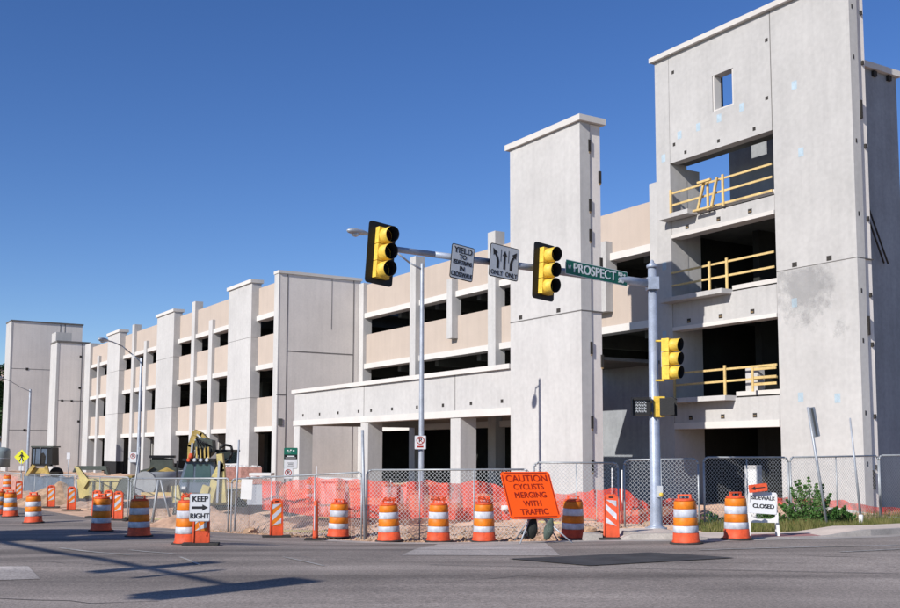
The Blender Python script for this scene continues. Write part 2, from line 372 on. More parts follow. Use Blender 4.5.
def crack(pix, seed, wd=.018):
    rnd = random.Random(seed); P = [hit(*q) for q in pix]; pts = []
    for a, b in zip(P, P[1:]):
        n_ = max(2, int((b-a).length/.35))
        for i in range(n_): q = a.lerp(b, i/n_); pts.append((q.x+rnd.uniform(-.05, .05), q.y+rnd.uniform(-.09, .09)))
    cols = []
    for i, (x, y) in enumerate(pts): w_ = wd*rnd.uniform(.3, 1); cols.append([(x, y-w_), (x, y+w_)])
    sheet('road_crack', cols, 'asphalt_dark', .0135)
crack([(0,562),(120,566),(260,556),(400,562)], 1, .012); crack([(420,585),(520,577),(700,582)], 2, .012); crack([(-10,598),(90,604),(200,600)], 4); crack([(760,545),(800,556),(905,560)], 5)
roadline(180,558,200,566,.05); roadline(130,551,175,555,.08); roadline(380,549,470,551,.05)
roadline(430,566,900,575, wd=.03, m='asphalt_dark', name='tar_seam')

# ------------------------------------------------------------------ the garage
ROOT_A, ROOT_B = 55.0, 25.0
rp = A1*ROOT_A + A2*ROOT_B
garage = empty('parking_garage', (rp.x, rp.y, 0), YAW-pi/2, 'unfinished precast concrete parking garage with beige bands and pale towers behind the construction fence', 'building')
def bx(mb, a0, a1, b0, b1, z0, z1): return mb.box(-(max(a0, a1)-ROOT_A), -(min(a0, a1)-ROOT_A), b0-ROOT_B, b1-ROOT_B, z0, z1)
def part(name, m, par, *boxes, bev=.012):
    mb = MB()
    for q in boxes: bx(mb, *q)
    return mb.build(name, m, par, bevel=bev)
CW, CR, CB, CT = 23.46, 28.4, 21.2, 28.3
L1, L2, L3, PAR = 3.25, 7.0, 10.05, 12.1
SIL2, SIL3 = 5.32, 9.07
# --- floors and dark interior
def interior(a0, a1, b0, b1, par=garage):
    for z0, z1 in ((3.62, 3.95), (7.4, 7.7), (10.5, 10.8)): part('floor_slab', 'slab', par, (a0, a1, b0, b1, z0, z1), bev=0)
interior(56.37, 105, CW+1.0, 45); interior(30.35, 54.98, CR+1.0, 45)
for i_ in range(11):
    a_ = 57.5+i_*4.4
    part('ceiling_beam', 'slab', garage, (a_, a_+.35, CW+1.05, 36.9, 6.75, 7.39), bev=0); part('ceiling_beam', 'slab', garage, (a_, a_+.35, CW+1.05, 36.9, 9.9, 10.49), bev=0)
for i_ in range(6):
    a_ = 31.6+i_*4.2
    part('ceiling_beam', 'slab', garage, (a_, a_+.35, CR+1.05, 36.9, 6.75, 7.39), bev=0); part('ceiling_beam', 'slab', garage, (a_, a_+.35, CR+1.05, 36.9, 9.9, 10.49), bev=0)
for a_ in (36.5, 44.0, 51.5): part('inner_column', 'darkcon', garage, (a_, a_+.5, CR+4.4, CR+4.9, 0, 3.6), bev=0)
for a_ in (62.0, 70.0, 78.0, 86.0): part('inner_column', 'slab', garage, (a_, a_+.5, CW+4.4, CW+4.9, 0, 10.4), bev=0)
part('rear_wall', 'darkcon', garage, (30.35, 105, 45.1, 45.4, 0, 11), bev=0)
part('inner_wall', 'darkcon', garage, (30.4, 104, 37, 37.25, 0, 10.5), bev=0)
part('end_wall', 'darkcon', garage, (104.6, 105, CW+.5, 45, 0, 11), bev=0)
part('ground_slab', 'slab', garage, (30.35, 105, CW+.9, 45, -.4, .12), bev=0)
# --- wing facade
def lintels(a0, a1, bp, low=True):
    for z in (L1, L2, L3)[0 if low else 1:]: part('lintel', 'cap', garage, (a0, a1, bp-.02, bp+.6, z, z+.30))
    for z0, z1 in ((L1+.302, SIL2), (L2+.302, SIL3), (L3+.302, PAR))[0 if low else 1:]:
        part('spandrel_panel', 'beige', garage, (a0, a1, bp+.12, bp+.37, z0, z1))
def pilaster(a0, a1, bp=CW-.35, top=12.42, joints=(5.33, 9.05), cap=True, dark=True, dp=.62):
    p = part('pilaster', 'precast2', garage, (a0, a1, bp, bp+dp, 1.2 if dark else -.2, top))
    if cap: part('parapet_cap', 'cap', p, (a0-.06, a1+.16, bp-.10, bp+.75, top+.002, top+.22))
    for z in joints: part('joint', 'joint', p, (a0-.004, a1+.004, bp-.004, bp+dp-.1, z-.012, z+.012), bev=0)
    if dark: part('damp_proof_base', 'black', p, (a0, a1, bp+.03, bp+dp, -.3, 1.19))
    return p
def fin(a0, a1, bp, top, dp=.57, z0=-.3): return part('fin', 'precast', garage, (a0, a1, bp, bp+dp, z0, top))
for a0, a1 in ((60.08, 64.15), (75.75, 80.06), (91.2, 95.35)): pilaster(a0, a1)
segs = [(56.4, 60.07), (64.16, 75.74), (80.07, 91.19), (95.36, 103.0)]
for a0, a1 in segs: lintels(a0, a1, CW)
for a0, top in ((71.68, 12.72), (67.95, 11.0), (87.5, 12.72), (83.8, 11.0), (99.5, 11.0)): fin(a0, a0+.72, CW-.1, top)
fin(103.0, 105.2, CW-.12, 12.5, 1.0)
for a0, a1 in ((64.16, 67.9), (68.7, 71.6), (80.07, 83.7), (84.6, 87.4), (95.4, 99.4)):   # half-height walls inside the openings
    part('inner_upstand', 'precast', garage, (a0+.3, a0+.45, CW+.9, CW+2.4, 0.1, 3.2), bev=0)
# --- middle block
p = part('stair_block', 'sidelit', garage, (55.8, 56.36, CW-.34, CR+.02, -.3, 12.38))
part('front_strip', 'precast', p, (55.79, 56.45, CW-.36, CW-.3, -.3, 12.38))
part('parapet_cap', 'cap', p, (55.72, 56.5, CW-.4, CR+.08, 12.39, 12.56))
for b_ in (23.66, 27.95): part('joint', 'joint', p, (55.785, 55.85, b_-.02, b_+.02, 0, 12.38), bev=0)
part('joint', 'joint', p, (55.786, 55.85, 23.69, 27.92, 7.85, 7.9), bev=0)
part('joint', 'joint', p, (55.788, 55.85, 26.48, 26.5, 9.3, 12.38), bev=0)
part('joint', 'joint', p, (55.784, 55.9, CW-.365, 23.64, 5.3, 5.34), bev=0)
part('vent_grille', 'slab', p, (55.76, 55.85, 23.2, 23.45, 3.55, 3.95), bev=0)
# --- recessed facade
lintels(33.72, 55.78, CR); lintels(30.38, 33.71, CR, False)
for a0, a1, z0, top in ((48.7, 49.32, -.3, 12.78), (41.0, 41.64, -.3, 12.78)): fin(a0, a1, CR-.25, top)
fin(44.95, 45.45, CR-.25, 11.0, z0=7.9); fin(32.85, 33.75, CR-.25, 10.85, z0=7.9, dp=.6)
fin(55.2, 55.76, CR-.1, 12.2)
part('shear_wall', 'shadegrey', garage, (30.38, 33.70, CR+.05, CR+.35, -.2, 5.62))
# --- canopy on columns
cn = part('canopy', 'precast2', garage, (29.85, 48.85, CB, CB+.3, 3.62, 4.98))
part('parapet_cap', 'cap', cn, (29.86, 49.02, CB-.12, CB+.5, 4.985, 5.16))
part('edge_beam', 'cap', cn, (29.86, 48.9, CB-.05, CB+.55, 3.35, 3.615))
part('roof_slab', 'slab', cn, (33.9, 48.85, CB+.32, CR-.05, 4.5, 4.85), (29.86, 33.88, CB+.32, CB+2.2, 4.5, 4.85), bev=0)
part('shade_slab', 'slab', cn, (29.9, 31.2, 22.4, 25.5, 5.50, 5.62), (29.9, 33.7, 25.51, CR+.04, 5.50, 5.62), bev=0)  # added slab hidden behind the pillar, keeps the wall below in shade
part('side_beam', 'precast', cn, (48.3, 48.85, CB+.31, CR-.06, 3.36, 4.98))
for a in (41.2, 33.6): part('joint', 'joint', cn, (a-.02, a+.02, CB-.004, CB+.1, 3.63, 4.98), bev=0)
for x in (303, 319.5, 338, 358.5, 371, 392, 417, 443, 471, 502):
    a, z = fac(x, 421 if x < 400 else 411, CB); z = 3.85
    k = part('anchor_pocket', 'pocket', cn, (a-.08, a+.08, CB-.006, CB+.08, z-.06, z+.07), bev=0)
for a0 in (48.2, 40.78, 33.22):
    part('canopy_column', 'precast', garage, (a0, a0+.7, CB, CB+.72, -.4, 3.34))
for a0 in (39.6,): part('inner_column', 'precast', garage, (a0-2.2, a0-1.7, CR-.4, CR+.2, -.3, 3.24))
# --- pillar tower in front of the canopy
pt = part('pillar', 'precast2', garage, (25.9, 29.84, CB-.06, CB+.36, -.4, 12.85))
part('rear_leaf', 'sidelit', pt, (25.93, 29.8, CB+.40, CB+.82, -.4, 12.84))
part('parapet_cap', 'cap', pt, (25.77, 30.02, CB-.17, CB+.96, 12.86, 13.06))
part('joint', 'joint', pt, (25.896, 29.85, CB-.064, CB+.84, 6.58, 6.62), bev=0)
for x, z in ((522, 6.9), (560, 6.75)):
    a, _ = fac(x, 315, CB); part('anchor_pocket', 'pocket', pt, (a-.1, a+.1, CB-.066, CB, 6.66, 6.8), bev=0)
for z, b_ in ((12.1,.3), (11.1,.74), (9.1,.3), (8.2,.76), (5.4,.3), (5.0,.76), (3.0,.3), (10.1,.3), (1.6,.3)):
    part('anchor_pocket', 'pocket', pt, (25.885, 26.0, CB+b_, CB+b_+.10, z-.2, z+.2), bev=0)
    part('pocket_steel', 'rust', pt, (25.88, 25.95, CB+b_+.02, CB+b_+.08, z-.26, z-.21), bev=0)
# --- stair tower at the right
tw = part('stair_tower', 'precast2', garage,
    (20.84, 24.07, CT, CT+.4, -.3, 17.6),                      # right panel
    (24.11, 25.82, CT, CT+.4, 13.3, 17.6), (26.86, 29.13, CT, CT+.4, 13.3, 17.6),
    (25.82, 26.86, CT, CT+.4, 13.3, 14.72), (25.82, 26.86, CT, CT+.4, 16.1, 17.6),
    (29.15, 29.92, CT, CT+.9, -.3, 17.6))
part('parapet_cap', 'cap', tw, (20.7, 30.08, CT-.17, CT+.75, 17.61, 17.80))
part('side_leaf', 'sidelit', tw, (20.9, 21.4, CT+.44, CT+.8, -.3, 17.58))
for a in (24.09, 29.14): part('joint', 'joint', tw, (a-.02, a+.02, CT+.01, CT+.2, 13.3, 17.6), bev=0)
part('joint', 'joint', tw, (20.836, 24.06, CT-.004, CT+.82, 8.25, 8.28), bev=0)
part('window_frame', 'cap', tw, (25.84, 25.9, CT+.02, CT+.38, 14.73, 16.09), (26.78, 26.84, CT+.02, CT+.38, 14.73, 16.09), (25.9, 26.78, CT+.02, CT+.38, 14.73, 14.78))
part('window_post', 'whitep', tw, (26.25, 26.31, CT+1.5, CT+1.56, 14, 15.85), bev=0)
sp = []
for z0, z1, st, zl in ((10.33, 10.98, 27.75, 10.95), (6.72, 7.85, 26.15, 7.72), (3.05, 4.0, 26.08, 3.86)):
    s_ = part('tower_spandrel', 'precast', tw, (24.1, 29.13, CT+.02, CT+.35, z0, z1)); sp.append(s_)
    part('lintel', 'cap', s_, (24.1, 29.13, CT-.03, CT+.5, z0-.12 if z0 < 4 else z0-.02, z0+.12))
    part('sill', 'cap', s_, (24.1, st, CT+.06, CT+.5, z1+.06, z1+.22)); part('shadow_gap', 'pocket', s_, (24.12, st, CT+.1, CT+.4, z1, z1+.06), bev=0)
    part('ledge', 'precast', s_, (st, 29.35, CT-.5, CT+.3, zl+.05, zl+.22))
    for a in (28.3, 26.7, 25.2): part('anchor_pocket', 'pocket', s_, (a-.09, a+.09, CT+.012, CT+.1, z0+.22, z0+.38), bev=0); part('pocket_steel', 'rust', s_, (a-.05, a+.07, CT+.006, CT+.08, z0+.26, z0+.3), bev=0)
for a, z in ((28.9,16.9),(24.25,16.6),(28.9,14.0),(24.3,14.5),(28.3,13.55),(26.6,13.55),(24.9,13.55)): part('anchor_pocket', 'pocket', tw, (a-.065, a+.065, CT-.004, CT+.1, z-.065, z+.065), bev=0)
for a, z in ((23.3,8.4),(21.9,8.4)): part('anchor_pocket', 'pocket', tw, (a-.1, a+.1, CT-.006, CT+.1, z-.08, z+.08), bev=0)
for z in (16.6,14.9,12.1,9.7,7.2,5.6,3.3,1.7):
    part('anchor_pocket', 'pocket', tw, (20.83, 20.95, CT+.13, CT+.18, z-.07, z+.07), bev=0); part('anchor_pocket', 'pocket', tw, (20.83, 20.95, CT+.62, CT+.68, z-.17, z-.03), bev=0)
for z in (13.2, 6.1, 1.2): part('anchor_pocket', 'pocket', tw, (20.82, 20.95, CT+.44, CT+.52, z-.3, z+.3), bev=0)
for a, z in ((29.5,13.6),(28.6,14.3),(27.6,14.35),(26.55,14.4),(25.45,14.5),(23.1,14.6),(23.35,7.1),(23.2,3.9),(21.75,3.8),(29.55,9.3),(29.6,6.6),(22.9,12.2)):
    part('patch_mark', 'tape', tw, (a-.11, a+.11, CT-.003, CT+.02, z-.15, z+.15), bev=0)
# the damp grey repair patch below the tower joint: a thin film with a ragged edge
mb = MB(); mb.box(-(24.05-ROOT_A), -(21.2-ROOT_A), CT-ROOT_B-.004, CT-ROOT_B-.002, 5.7, 8.235)
m_ = M['stain']; n_ = m_.node_tree.nodes; l_ = m_.node_tree.links
tc_ = n_.new('ShaderNodeTexCoord'); mp_ = n_.new('ShaderNodeMapping'); mp_.inputs['Location'].default_value = (-(-(23.0-ROOT_A))*.62, 0, -7.6*.75); mp_.inputs['Scale'].default_value = (.62, 0, .75)
gr_ = n_.new('ShaderNodeTexGradient'); gr_.gradient_type = 'SPHERICAL'; l_.new(tc_.outputs['Object'], mp_.inputs[0]); l_.new(mp_.outputs[0], gr_.inputs[0])
ns_ = n_.new('ShaderNodeTexNoise'); ns_.inputs['Scale'].default_value = 1.7; ns_.inputs['Detail'].default_value = 9; ns_.inputs['Roughness'].default_value = .68; l_.new(tc_.outputs['Object'], ns_.inputs['Vector'])
ad_ = n_.new('ShaderNodeMath'); ad_.operation = 'MULTIPLY_ADD'; ad_.inputs[1].default_value = 2.2; l_.new(ns_.outputs[0], ad_.inputs[0]); l_.new(gr_.outputs[1], ad_.inputs[2])
mr_ = n_.new('ShaderNodeMapRange'); mr_.inputs[1].default_value = 1.22; mr_.inputs[2].default_value = 1.75; mr_.inputs[3].default_value = 0; mr_.inputs[4].default_value = .2; l_.new(ad_.outputs[0], mr_.inputs[0])
l_.new(mr_.outputs[0], n_['Principled BSDF'].inputs['Alpha'])
mb.build('stain', 'stain', tw)
# tower interior: landings, side and back walls open to the sky on top
part('left_reveal', 'precast', tw, (29.16, 29.4, CT+.91, CT+1.6, -.2, 13.2))
for z in (3.5, 7.25, 10.6): part('landing', 'slab', tw, (21.7, 29.4, CT+.6, CT+7.5, z, z+.25), bev=0)
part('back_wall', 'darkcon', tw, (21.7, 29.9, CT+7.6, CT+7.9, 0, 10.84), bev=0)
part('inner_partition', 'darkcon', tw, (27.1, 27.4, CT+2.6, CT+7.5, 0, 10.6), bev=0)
part('right_wall', 'shadegrey', tw, (21.65, 22.0, CT+.45, CT+3.55, -.3, 15.1))
part('wall_cap', 'cap', tw, (21.5, 22.1, CT+.5, CT+3.65, 15.11, 15.32))
for z in (14.8,): 
    for b_ in (1.5, 2.2, 3.0): part('bracket', 'pocket', tw, (21.55, 21.66, CT+b_, CT+b_+.18, z+.1, z+.28), bev=0)
mb = MB()
for db in (0, .22): mb.tube((-(21.5-ROOT_A), CT+1.0+db-ROOT_B, 10.9), (-(21.5-ROOT_A), CT+2.3+db-ROOT_B, 8.4), .03)
mb.build('diagonal_brace', 'pocket', tw)
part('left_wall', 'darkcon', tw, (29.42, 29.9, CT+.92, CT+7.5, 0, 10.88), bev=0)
part('core_wall', 'shadegrey', tw, (22.1, 28.5, CT+2.6, CT+2.85, 10.86, 14.9), bev=0)
part('inner_column', 'darkcon', tw, (27.35, 28.1, CT+.6, CT+1.1, 13.65, 17.3), bev=0)
part('top_beam', 'slab', tw, (24.1, 29.1, CT+.41, CT+.9, 13.32, 13.6), bev=0)
part('shoulder_pilaster', 'precast', garage, (29.94, 30.36, CT+.02, CT+1.2, -.3, 12.75))
# --- towers at the far left
lt = part('far_tower', 'sidelit', garage, (112, 115, 17.7, 24.5, -.3, 15.2))
part('front_strip', 'precast', lt, (111.98, 115.1, 17.55, 17.69, -.3, 15.2))
part('parapet_cap', 'joint', lt, (111.9, 115.1, 17.5, 24.6, 15.21, 15.33))
for z in (4.2, 10.4): part('joint', 'joint', lt, (111.99, 112.1, 17.6, 24.5, z-.025, z+.025), bev=0)
for b_, z in ((19.2,10.4),(21.6,10.4),(19.2,4.2),(21.6,4.2),(23.0,14),(22.9,12),(22.9,9),(22.9,6.5)): part('anchor_pocket', 'pocket', lt, (111.97, 112.1, b_-.12, b_+.12, z-.12, z+.12), bev=0)
for b_ in (22.3, 22.75): part('joint', 'joint', lt, (111.985, 112.1, b_-.03, b_+.03, 0, 15.2), bev=0)
lo = part('low_tower', 'sidelit', garage, (106, 109, 21.1, 23.9, -.3, 12.7))
part('front_strip', 'precast', lo, (105.98, 109, 20.85, 21.09, -.3, 12.7))
part('parapet_cap', 'joint', lo, (105.9, 109.1, 20.8, 24.0, 12.71, 12.87))
part('upstand', 'precast', lo, (107, 109, 20.9, 22.4, 12.9, 13.8))
part('joint', 'joint', lo, (105.985, 106.1, 21.1, 23.9, 7.0, 7.05), bev=0); part('joint', 'joint', lo, (105.985, 106.1, 23.2, 23.25, 0, 12.7), bev=0)
for b_, z in ((21.5,7.0),(22.4,7.0),(23.1,11.4),(23.1,8.3),(23.1,5)): part('anchor_pocket', 'pocket', lo, (105.97, 106.1, b_-.1, b_+.1, z-.1, z+.1), bev=0)

# ------------------------------------------------------------------ yellow guard rails on the tower openings
def rail_set(sill, labels, a0, a1, top, posts, frame=None, short=None):
    p0 = A1*a1 + A2*(CT-.05)
    r = empty('guard_rail', (p0.x, p0.y, sill), YAW-pi/2, labels, 'guard rail', 'yellow lumber guard rails on the tower openings')
    W_ = a1-a0
    for i, z in enumerate(top):
        MB().box(0, W_, -.02, .02, z-.038, z+.038).build('rail', 'wood', r, T=Matrix.Rotation(random.uniform(-.006, .006), 4, 'Y'))
    for x in posts: MB().box(x-.05, x+.05, -.07, -.025, -.02, top[0]+.14).build('post', 'wood', r)
    if frame:
        for x in frame:
            m_ = MB(); m_.box(x-.55, x+.35, -.3, -.18, -.02, .05); m_.box(x-.3, x+.35, -.3, -.2, top[0]-.02, top[0]+.06)
            m_.build('foot_board', 'wood', r)
            MB().prism([(x-.5, 0), (x-.4, 0), (x-.05, top[0]), (x-.15, top[0])], (-.17, -.1)).build('brace', 'wood', r)
            MB().prism([(x+.2, 0), (x+.3, 0), (x+.6, top[0]+.05), (x+.5, top[0]+.05)], (-.17, -.1)).build('brace', 'wood', r)
    return r
rail_set(11.05, 'yellow lumber guard rail with slanted braces in the topmost tower opening', 24.12, 29.1, (1.02, .55, .1), (.06, 2.0, 2.75), frame=(2.0,))
rail_set(7.95, 'yellow lumber guard rail with two upright posts in the middle tower opening', 24.12, 29.1, (1.0, .5), (2.0, 2.85))
rail_set(4.1, 'yellow lumber guard rail with one tall post in the lowest railed tower opening', 24.12, 29.1, (.95, .5), (.1, 2.65))
p0 = A1*25.1 + A2*(CT-.2)
r = empty('short_rail', (p0.x, p0.y, 4.22), YAW-pi/2, 'short three-board yellow rail beside a white post in the lowest railed tower opening', 'guard rail')
for z in (.15, .38, .68): MB().box(0, 1.05, 0, .04, z, z+.09).build('rail', 'wood', r)
MB().box(0, .09, -.03, -.002, -.05, .8).build('post', 'wood', r)
p0 = A1*25.75 + A2*(CT+.2)
tag(MB().box(0, .55, 0, .35, 0, .85).build('concrete_stub', 'precast', None, T=Matrix.Translation((p0.x, p0.y, 4.2)) @ Matrix.Rotation(YAW-pi/2, 4, 'Z'), bevel=.01), 'short white concrete stub standing on the sill of the lowest railed tower opening', 'concrete post')

# ------------------------------------------------------------------ traffic drums
def gp(x, Y, y=500): p = at(x, y, Y); return Vector((p.x, p.y, g(p.x, p.y)+.012))
def make_drum():
    r = empty('traffic_drum', (0, 0, 0))
    MB().lathe([(.28, 0), (.33, .0), (.345, .012), (.33, .03), (.28, .035)], 28).build('rubber_base', 'rubber', r)
    prof = [(.265, .02), (.30, .02), (.285, .06), (.272, .08), (.262, .22)]
    MB().lathe(prof, 28).build('lower_body', 'dred', r)
    zs = [.22, .36, .53, .69, .85]; rs = [.258, .250, .238, .230, .218]
    ms = ['dwhite', 'dorange', 'dwhite', 'dorange']
    for i in range(4):
        MB().lathe([(rs[i]-.008, zs[i]+.001), (rs[i], zs[i]+.010), (rs[i+1]+.004, zs[i+1]-.010), (rs[i+1]-.004, zs[i+1])], 28).build('white_band' if i % 2 == 0 else 'orange_band', ms[i], r)
    MB().lathe([(.205, .852), (.20, .885), (.17, .90), (.0, .90)], 28).build('lid', 'dred', r)
    h = MB(); h.box(-.14, -.10, -.03, .03, .89, .965); h.box(.10, .14, -.03, .03, .89, .965); h.box(-.14, .14, -.03, .03, .955, .985); h.build('handle', 'dred', r, bevel=.006)
    return r
D = [(10.8,38.7,'leftmost whole orange and white traffic drum, at the far edge of the side street'),
     (34.2,34,'orange and white traffic drum second from the left on the sunlit side street'),
     (-1,40,'orange and white traffic drum cut off by the left edge of the photograph'),
     (6.5,62,'small distant orange traffic drum far down the side street at the left'),
     (102,27.9,'orange and white traffic drum standing in tree shadow on the street'),
     (140,25.4,'orange and white traffic drum by the tree shadow, left of the keep right sign'),
     (189,21.8,'largest orange and white traffic drum, right behind the keep right sign'),
     (338.5,27,'orange and white traffic drum right of the thin tube post, left of the panel gap'),
     (389.5,25.4,'orange and white traffic drum just right of the fence panel joint'),
     (438.5,24.8,'orange and white traffic drum with an orange loop on top below the tall lamp'),
     (484,24.3,'orange and white traffic drum just left of the big orange caution sign'),
     (572.5,23.9,'traffic drum shaded by the big orange caution sign at its left'),
     (685.5,20.9,'orange and white traffic drum right of the signal pole, nearest to the kerb ramp'),
     (736,21.9,'orange and white traffic drum beside the sidewalk closed sign')]
drum = make_drum(); first = True
for x, Y, lab in D:
    o = drum if first else dup(drum, (0, 0, 0)); first = False
    o.location = gp(x, Y); o.rotation_euler = (random.uniform(-.02, .02), random.uniform(-.03, .03), random.uniform(-.5, .5)); o.scale = (random.uniform(.96, 1.03), random.uniform(.96, 1.03), random.uniform(.985, 1.01))
    if Y == 21.9: o.location.z += .0
    tag(o, lab, 'traffic drum', 'orange and white traffic drums along the street')
    if x == 736: o.location.z = g(o.location.x, o.location.y)+.02
pd = at(312, 500, 40); dd = dup(drum, (pd.x, pd.y, site(pd.x, pd.y)+.02), 0, 'orange traffic drum standing behind the orange safety net near the canopy column')
del dd['group']
# orange loops lying on drum tops
for x, Y, rr, lab in ((438.5, 24.8, .16, 'orange ribbon loop tied on the drum below the street lamp pole'), (389.5, 25.4, .13, 'loop of orange netting rope on top of the drum beside the panel joint'),
                      (484, 24.3, .12, 'bunched orange rope on the drum left of the caution sign'), (189, 21.8, .12, 'bunched orange rope on the drum behind the keep right sign')):
    p = gp(x, Y); pts = [Vector((p.x+rr*1.1*cos(t*.7)+.02*sin(t*3), p.y+.1*sin(t*.7)-.03, p.z+.97+rr*.6*sin(t*.9)**2)) for t in range(14)]
    tag(MB().path(pts, .014, 6).build('rope_loop', 'dred'), lab, 'rope')

# ------------------------------------------------------------------ vertical panels
def make_panel(dirn=1, h=.98, wd=.26, shape='orange'):
    r = empty('vertical_panel', (0, 0, 0))
    MB().box(-.36, .36, -.17, .17, 0, .05).build('rubber_base', 'rubber', r, bevel=.015)
    b = MB(); b.prism([(-wd/2-.015, .05), (wd/2+.015, .05), (wd/2, h-.05), (wd/2-.04, h), (-wd/2+.04, h), (-wd/2, h-.05)], (-.022, .03)); b.build('panel', 'dred', r, bevel=.006)
    for s_ in (-1, 1): MB().prism([(s_*(wd/2+.012), .06), (s_*(wd/2+.045), .06), (s_*(wd/2+.025), h-.05), (s_*(wd/2-.003), h-.05)], (-.045, .05)).build('side_rib', 'dred', r)
    MB().box(-.05, .05, -.026, -.018, h-.085, h-.05).build('hand_slot', 'black', r)
    z0, z1 = h*.30, h*.88; n_ = 4 if shape == 'orange' else 4
    MB().box(-wd/2+.012, wd/2-.012, -.028, -.020, z0, z1).build('reflective_sheet', 'dorange' if shape == 'orange' else 'dred', r)
    sl = wd*.95*dirn; st = (z1-z0)/2.0
    for k in range(3):
        zb = z0 + st*(k-.15) - (.0 if dirn > 0 else 0)
        # clip the slanted stripe to the sheet
        x0, x1 = -wd/2+.013, wd/2-.013
        def zz(x, o_): return zb+o_+sl*(x/wd)
        poly = []
        for o_, xs in ((0, (x0, x1)), (st*.46, (x1, x0))):
            for x in xs: poly.append((x, max(z0, min(z1, zz(x, o_)))))
        if abs(poly[0][1]-poly[3][1])+abs(poly[1][1]-poly[2][1]) > .04:
            try: MB().prism(poly, (-.033, -.0285)).build('white_stripe', 'dwhite', r)
            except Exception: pass
    return r
pr = make_panel(1); pl_ = make_panel(-1, shape='red')
PN = [(18.5,52,1,'orange striped vertical panel between the two leftmost drums'),(51,46,1,'orange striped vertical panel standing alone in front of the grey covered fence'),(71.5,43,1,'orange striped vertical panel left of the shaded drum'),
      (97,38,1,'orange striped vertical panel hidden behind the left side of the shaded drum'),(108.5,38.5,1,'orange striped vertical panel behind the right side of the shaded drum'),(118.5,35.5,1,'orange striped vertical panel turned partly away, just right of the shaded drum'),
      (202,21.4,1,'orange striped vertical panel holding up the keep right sign'),(277,27.0,1,'orange striped vertical panel below the green notice on the fence'),(611,22.9,-1,'narrow red-orange vertical panel right of the drum shaded by the caution sign')]
used = set()
for x, Y, dr, lab in PN:
    src = pr if dr > 0 else pl_
    o = src if dr not in used else dup(src, (0, 0, 0)); used.add(dr)
    o.location = gp(x, Y); o.rotation_euler = (0, 0, random.uniform(-.25, .25)); tag(o, lab, 'barricade panel', 'orange striped vertical panels')
    if x == 202: o.rotation_euler = (0, 0, .1)
# thin tube delineator
p = gp(316, 26); r = empty('tube_post', p, 0, 'thin red-orange tube post with white streaks left of the drums', 'delineator post')
MB().box(-.25, .25, -.2, .2, 0, .05).build('rubber_base', 'rubber', r, bevel=.015)
MB().lathe([(.075, .05), (.07, .1), (.055, .85), (.05, .95), (.02, .98)], 16).build('tube', 'dred', r)
MB().box(-.035, -.01, -.078, -.06, .25, .85).build('white_stripe', 'dwhite', r)

# ------------------------------------------------------------------ KEEP RIGHT sign
def plate(mb, w_, h_, t=.006, rad=.04, y=0, T=None):
    pts = []
    for cx, cz, a0 in ((w_/2-rad, h_/2-rad, 0), (-w_/2+rad, h_/2-rad, 90), (-w_/2+rad, -h_/2+rad, 180), (w_/2-rad, -h_/2+rad, 270)):
        for k in range(5): an_ = radians(a0+k*22.5); pts.append((cx+rad*cos(an_), cz+rad*sin(an_)))
    mb.prism(pts, (y-t/2, y+t/2), T); return mb
def sign(name, loc, rz, w_, h_, face, edgem, label, cat, border=.018, rad=.04, tilt=0, lean=0, bt=.006, group=None):
    r = empty(name, loc, rz, label, cat, group); R_ = Matrix.Rotation(lean, 4, 'X') @ Matrix.Rotation(tilt, 4, 'Y')
    plate(MB(), w_, h_, .008, rad).build('panel', edgem, r, T=R_)
    plate(MB(), w_-2*border, h_-2*border, .004, max(.01, rad-border), -.0075).build('face', face, r, T=R_)
    return r, R_
p = gp(200, 21.15)
r, R_ = sign('keep_right_sign', (p.x, p.y, at(200, 507.5, 21.15).z), .12, .41, .56, 'signwhite', 'galv', 'white KEEP RIGHT sign with a black arrow leaning on a striped panel', 'road sign', .012, .03, 0, -.05)
text('KEEP', .155, 'letter', r, R_ @ TR(0, -.011, .165), sx=.93, bold=.0045)
text('RIGHT', .145, 'letter', r, R_ @ TR(0, -.011, -.175), sx=.9, bold=.0045)
MB().prism([(-.16, .022), (.05, .022), (.05, .06), (.165, -.003), (.05, -.065), (.05, -.028), (-.16, -.028)], (-.0135, -.0105)).build('arrow', 'letter', r, T=R_)
MB().tube((0, .02, -.28), (0, .12, -.5), .012).build('stake', 'galv', r)

# ------------------------------------------------------------------ CAUTION sign
cx = Vector((.906, .423, 0)); cz_ = Vector((-.19, .407, .893)); cx.normalize(); cz_.normalize(); cy_ = cz_.cross(cx)
pc = at(530.3, 495, 22.6)
r = empty('caution_sign', pc, 0, 'big leaning orange sign reading CAUTION CYCLISTS MERGING WITH TRAFFIC on a sandbagged stand', 'road sign')
RC = Matrix((( cx.x, cy_.x, cz_.x, 0), (cx.y, cy_.y, cz_.y, 0), (cx.z, cy_.z, cz_.z, 0), (0, 0, 0, 1)))
plate(MB(), 1.22, 1.10, .012, .07).build('panel', 'signorange', r, T=RC)
bo = MB(); n0 = 0
for (a0, a1, b0, b1) in ((-.53, .53, .505, .525), (-.53, .53, -.525, -.505), (-.59, -.57, -.47, .47), (.57, .59, -.47, .47)): bo.box(a0, a1, -.0095, -.0065, b0, b1)
bo.build('border', 'signdark', r, T=RC)
for i, (t_, s_) in enumerate((('CAUTION', .225), ('CYCLISTS', .185), ('MERGING', .19), ('WITH', .18), ('TRAFFIC', .19))):
    text(t_, s_, 'signdark', r, RC @ TR(0.0, -.0105, .38-.195*i), sx=.95 if i else 1.02, depth=.002, bold=.001)
gz = g(pc.x, pc.y)+.015-pc.z
st = MB(); foot = Vector((-.15, .1, -.5))
st.tube(RC @ Vector((-.12, .03, .45)), RC @ Vector((-.12, .03, -.55)), .018)
st.build('mast', 'galv', r)
